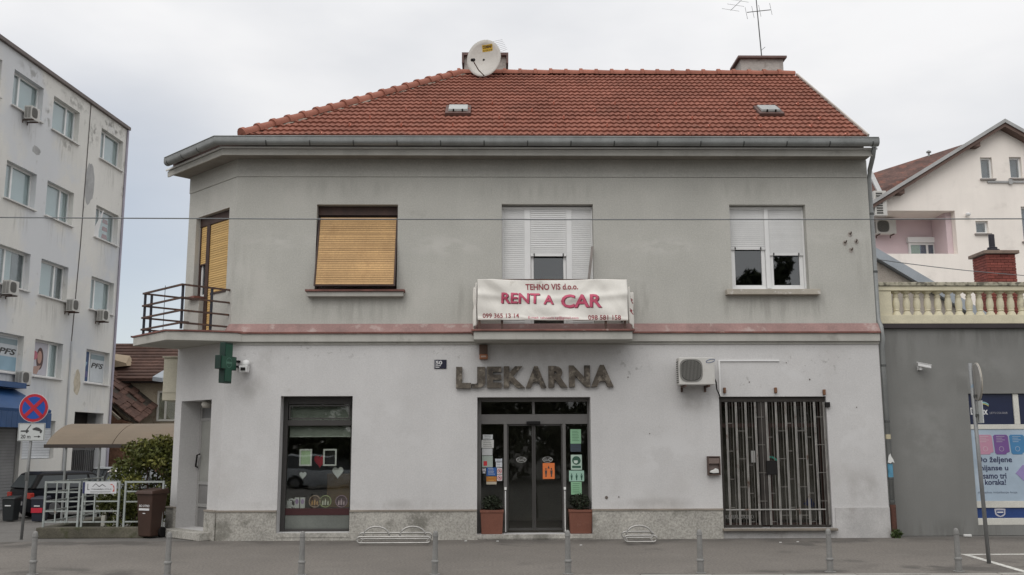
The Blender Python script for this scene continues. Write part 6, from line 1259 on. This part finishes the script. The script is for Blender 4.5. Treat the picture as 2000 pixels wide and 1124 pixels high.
# brown canopy
t = thing('bicycle_shelter', 'brown curved canopy on thin posts in the yard', 'shelter', (-10.5, 8.6, -.5)); m_can = M('canopy_brown', (.17, .135, .098), .8, .08, 1.5, .06, 30, stain=((.18, .13, .09), 1.5, .56, .7, .4))
for x0, x1 in ((-12.35, -10.55), (-10.53, -8.7), (-8.68, -7.2)):
    b = MB(); prv = None; npf = 10; rows_ = []
    for k in range(npf+1):
        u = k/npf; y = 7.9+1.7*u; z = 1.83+.60*math.sin(u*math.pi*.5)**.8; rows_.append((y, z))
    xo0 = 0
    for k in range(npf):
        (ya, za), (yb, zb) = rows_[k], rows_[k+1]; b.hexa(((x0, ya, za-.02), (x1, ya, za-.02), (x1, yb, zb-.02), (x0, yb, zb-.02)), ((x0, ya, za), (x1, ya, za), (x1, yb, zb), (x0, yb, zb)))
    b.obj('roof_panel', m_can, t)
MB().box(-12.38, -7.2, 7.86, 7.895, 1.74, 1.84).obj('front_beam', M('beam_dark', (.045, .035, .03), .7), t)
for x in (-11.80, -10.88, -9.0): MB().tube([(x, 7.95, -.55), (x, 7.95, 1.80)], .032, 8).obj('post', m_zinc, t)

# ---- cars
def car(label, x, y, z, head, col, L=4.0, Wd=1.7, Hh=1.45, lights_rear=True):
    cs, sn = math.cos(head), math.sin(head)
    F = lambda a, d, zz: (x+a*cs-d*sn, y+a*sn+d*cs, z+zz)      # a forward, d to the left
    t = thing('parked_car', label, 'car', (x, y, z)); mt = M('car_'+label.split()[0]+label.split()[1], col, .35, .03, 2, .02, 60, spec=.3 if col[0] > .1 else .12)
    h = Wd/2; st = [(-.5, .55, .78, .30), (-.485, .9, .95, .22), (-.40, .97, .98, .2), (-.2, 1, .98, .18), (.1, 1, .96, .18), (.22, 1, .93, .18), (.36, .97, .86, .2), (.46, .9, .72, .22), (.5, .72, .6, .3)]
    b = MB(F); rg_ = []
    for a, wf, zt, zb_ in st:
        w_ = h*wf; zt *= Hh*.66/.98*1.0
        ring = [(-w_*.92, zb_), (-w_, zb_+.18), (-w_, zt-.14), (-w_*.95, zt), (w_*.95, zt), (w_, zt-.14), (w_, zb_+.18), (w_*.92, zb_)]
        rg_.append([b.P(a*L, d, zz) for d, zz in ring])
    for A, C2 in zip(rg_, rg_[1:]): b.f += [[A[q_], A[(q_+1) % 8], C2[(q_+1) % 8], C2[q_]] for q_ in range(8)]
    b.f += [rg_[0], rg_[-1][::-1]]; b.obj('body', mt, t, bevel=.03, smooth=True)
    zb0 = Hh*.655; cab = [(-.475, .62), (-.40, .97), (-.22, 1.0), (.0, .985), (.06, .95)]
    bt = [(-.49, h*.93), (.30, h*.93)]; tp = [(-.40, h*.72), (.05, h*.72)]
    b = MB(F); b.hexa(((-.49*L, -h*.93, zb0), (.29*L, -h*.90, zb0-.05), (.29*L, h*.90, zb0-.05), (-.49*L, h*.93, zb0)), ((-.42*L, -h*.74, Hh-.03), (.04*L, -h*.74, Hh-.02), (.04*L, h*.74, Hh-.02), (-.42*L, h*.74, Hh-.03))); b.obj('cabin', m_black, t, bevel=.04)
    MB(F).hexa(((-.43*L, -h*.75, Hh-.06), (.05*L, -h*.75, Hh-.05), (.05*L, h*.75, Hh-.05), (-.43*L, h*.75, Hh-.06)), ((-.38*L, -h*.66, Hh+.02), (.01*L, -h*.66, Hh+.02), (.01*L, h*.66, Hh+.02), (-.38*L, h*.66, Hh+.02))).obj('roof', mt, t, bevel=.03)
    gl = M('car_glass', (.035, .042, .045), .06, .02, 2, 0, 50, spec=.5)
    lerp = lambda p, q_, u: tuple(p[i]+(q_[i]-p[i])*u for i in range(3))
    for s in (-1, 1):
        for a0, a1, a2, a3 in ((-.46, -.22, -.39, -.205), (-.205, .0, -.19, -.02), (.02, .25, .0, .035)):
            o_ = .012*s; b = MB(F); lo = zb0+.02; hi = Hh-.09; d0 = h*.925*s+o_; d1 = h*.765*s+o_
            b.hexa(((a0*L, d0-.02*s, lo), (a1*L, d0-.02*s, lo), (a1*L, d0, lo), (a0*L, d0, lo)), ((a2*L, d1-.02*s, hi), (a3*L, d1-.02*s, hi), (a3*L, d1, hi), (a2*L, d1, hi))); b.obj('side_window', gl, t)
        for a in (-.5, .48): MB(F).box(a*L-.02 if a < 0 else a*L-.06, a*L+.10 if a < 0 else a*L+.03, s*h*.62 if s > 0 else -h*.95, s*h*.95 if s > 0 else -h*.62, .62, .80).obj('headlight' if a > 0 else 'tail_light', flat('lamp_clear', (.5, .5, .48), .2) if a > 0 else flat('lamp_red', (.35, .03, .02), .3), t, bevel=.02)
        for a in (-.31, .32):
            b = MB(F); b.tube([(a*L, s*(h-.18), .31), (a*L, s*(h+.005), .31)], .31, 20); wv = b.obj('wheel', m_black, t); b = MB(F); b.tube([(a*L, s*(h+.0051), .31), (a*L, s*(h+.02), .31)], .19, 14); b.obj('rim', M('rim_alloy', (.16, .16, .165), .4, metal=.4), wv)
    MB(F).hexa(((.285*L, -h*.80, zb0-.02), (.300*L, -h*.80, zb0-.02), (.300*L, h*.80, zb0-.02), (.285*L, h*.80, zb0-.02)), ((.045*L, -h*.68, Hh-.05), (.060*L, -h*.68, Hh-.06), (.060*L, h*.68, Hh-.06), (.045*L, h*.68, Hh-.05))).obj('windscreen', gl, t)
    MB(F).hexa(((-.500*L, -h*.76, zb0+.03), (-.487*L, -h*.76, zb0+.03), (-.487*L, h*.76, zb0+.03), (-.500*L, h*.76, zb0+.03)), ((-.435*L, -h*.66, Hh-.08), (-.42*L, -h*.66, Hh-.07), (-.42*L, h*.66, Hh-.07), (-.435*L, h*.66, Hh-.08))).obj('rear_window', gl, t)
    MB(F).box(-.512*L, -.497*L, -.26, .26, .42, .53).obj('number_plate', flat('plate_w', (.55, .55, .55)), t)
    return t
car('dark hatchback with red tail lights parked behind the no stopping sign', -13.55, 13.0, -.42, R(50), (.008, .009, .013), 3.7, 1.68, 1.40)
car('silver car half hidden behind the dark hatchback in the yard', -13.2, 16.8, -.42, R(-40), (.36, .38, .39), 4.1, 1.7, 1.42)
car('white car partly hidden behind the bush beyond the fence', -11.75, 12.4, -.40, R(-70), (.5, .46, .45), 3.9, 1.7, 1.40)
# bins beside the hatchback
def yardbin(x, y, col, lab, lidc=None):
    z = gh(x, y); t = thing('wheelie_bin', lab, 'bin', (x, y, z)); mm = M('bin_'+lab.split()[0], col, .5, .1, 3)
    MB().hexa(((x-.15, y, z+.03), (x+.15, y, z+.03), (x+.15, y+.35, z+.03), (x-.15, y+.35, z+.03)), ((x-.19, y-.05, z+.66), (x+.19, y-.05, z+.66), (x+.19, y+.4, z+.66), (x-.19, y+.4, z+.66))).obj('body', mm, t, bevel=.02); MB().hexa(((x-.21, y-.08, z+.662), (x+.21, y-.08, z+.662), (x+.21, y+.43, z+.662), (x-.21, y+.43, z+.662)), ((x-.19, y-.05, z+.72), (x+.19, y-.05, z+.72), (x+.19, y+.4, z+.75), (x-.19, y+.4, z+.75))).obj('lid', mm, t, bevel=.015)
    MB().box(x-.09, x+.08, y-.045, y-.02, z+.46, z+.49).obj('label', m_w, t); return t
yardbin(-14.5, 10.5, (.014, .017, .018), 'black wheelie bin in front of the hatchback'); t = yardbin(-13.55, 10.3, (.015, .018, .03), 'navy wheelie bin with a red panel left of the fence'); x, y = -13.55, 10.3; z = gh(x, y)-.22; MB().box(x-.165, x+.165, y-.052, y-.044, z+.50, z+.64).obj('red_panel', m_red2, t)
b = MB(); leafcloud(b, -12.9, 4.6, .25, .45, .4, .5, 900, .05, 55); tag(b.obj('grey_shrub', M('leaf_grey', (.09, .11, .08), .7), fixn=False), 'grey green shrub cut by the left edge of the photo', 'bush')
for x, wh in ((-8.6, 'leftmost'), (-8.35, 'second from left'), (-8.2, 'third from left'), (-8.0, 'rightmost')): tag(MB().box(x, x+.08, 2.6, 2.68, -.3, .75+.05*math.sin(x*9)).obj('white_stake', M('stake', (.46, .45, .40), .8, .15, 5)), wh+' of the short whitewashed stakes behind the fence', 'stake', 'white stakes behind the fence')

# ================================================================== across the street: what the glass reflects
def leafy(label, x, y, h, r, seed, dens=26, name='tree', zlow=.35):
    t = thing(name, label, 'tree' if name == 'tree' else 'hedge', (x, y, -.1)); b = MB(); rg = random.Random(seed)
    for k in range(dens):
        a = rg.uniform(0, 6.28); zz = rg.uniform(zlow, 1.0)*h; rr = r*rg.random()**.5*(1-.55*abs(zz/h-.6)); leafcloud(b, x+rr*math.cos(a), y+rr*math.sin(a), zz, r*.33, r*.33, r*.26, 110, .28, seed*50+k)
    b.obj('crown', M('tree_leaf', (.035, .042, .016), .7, .4, 1.5), t, fixn=False, kind='stuff')
    b = MB(); b.tube([(x, y, -.2), (x+.1, y, h*.35), (x, y+.1, h*.85)], .22, 8, r1=.05); b.obj('trunk', M('bark', (.07, .055, .045), .9), t); return t
for i, (x, h, r) in enumerate(((15.2, 12.7, 2.2), (17.6, 13.7, 2.3), (20.2, 12.9, 2.3), (23.0, 14.4, 2.6))): leafy(['slim dark pine across the street', 'tall dark pine across the street', 'broad dark pine across the street', 'tallest dark pine across the street'][i], x, -43-i*.8, h, r, 11+i)
for i, x in enumerate((-22, -15, -8, -1, 6, 13, 20)): leafy('dark clipped hedge section %s across the street' % ['at the far left', 'left', 'near left', 'in the middle', 'near right', 'right', 'at the far right'][i], x, -34, 5.2, 4.4, 31+i, 34, 'hedge', .1)
car('grey estate car parked on the opposite kerb', -7.6, -25.0, -.14, R(2), (.5, .53, .56), 4.4, 1.75, 1.45)
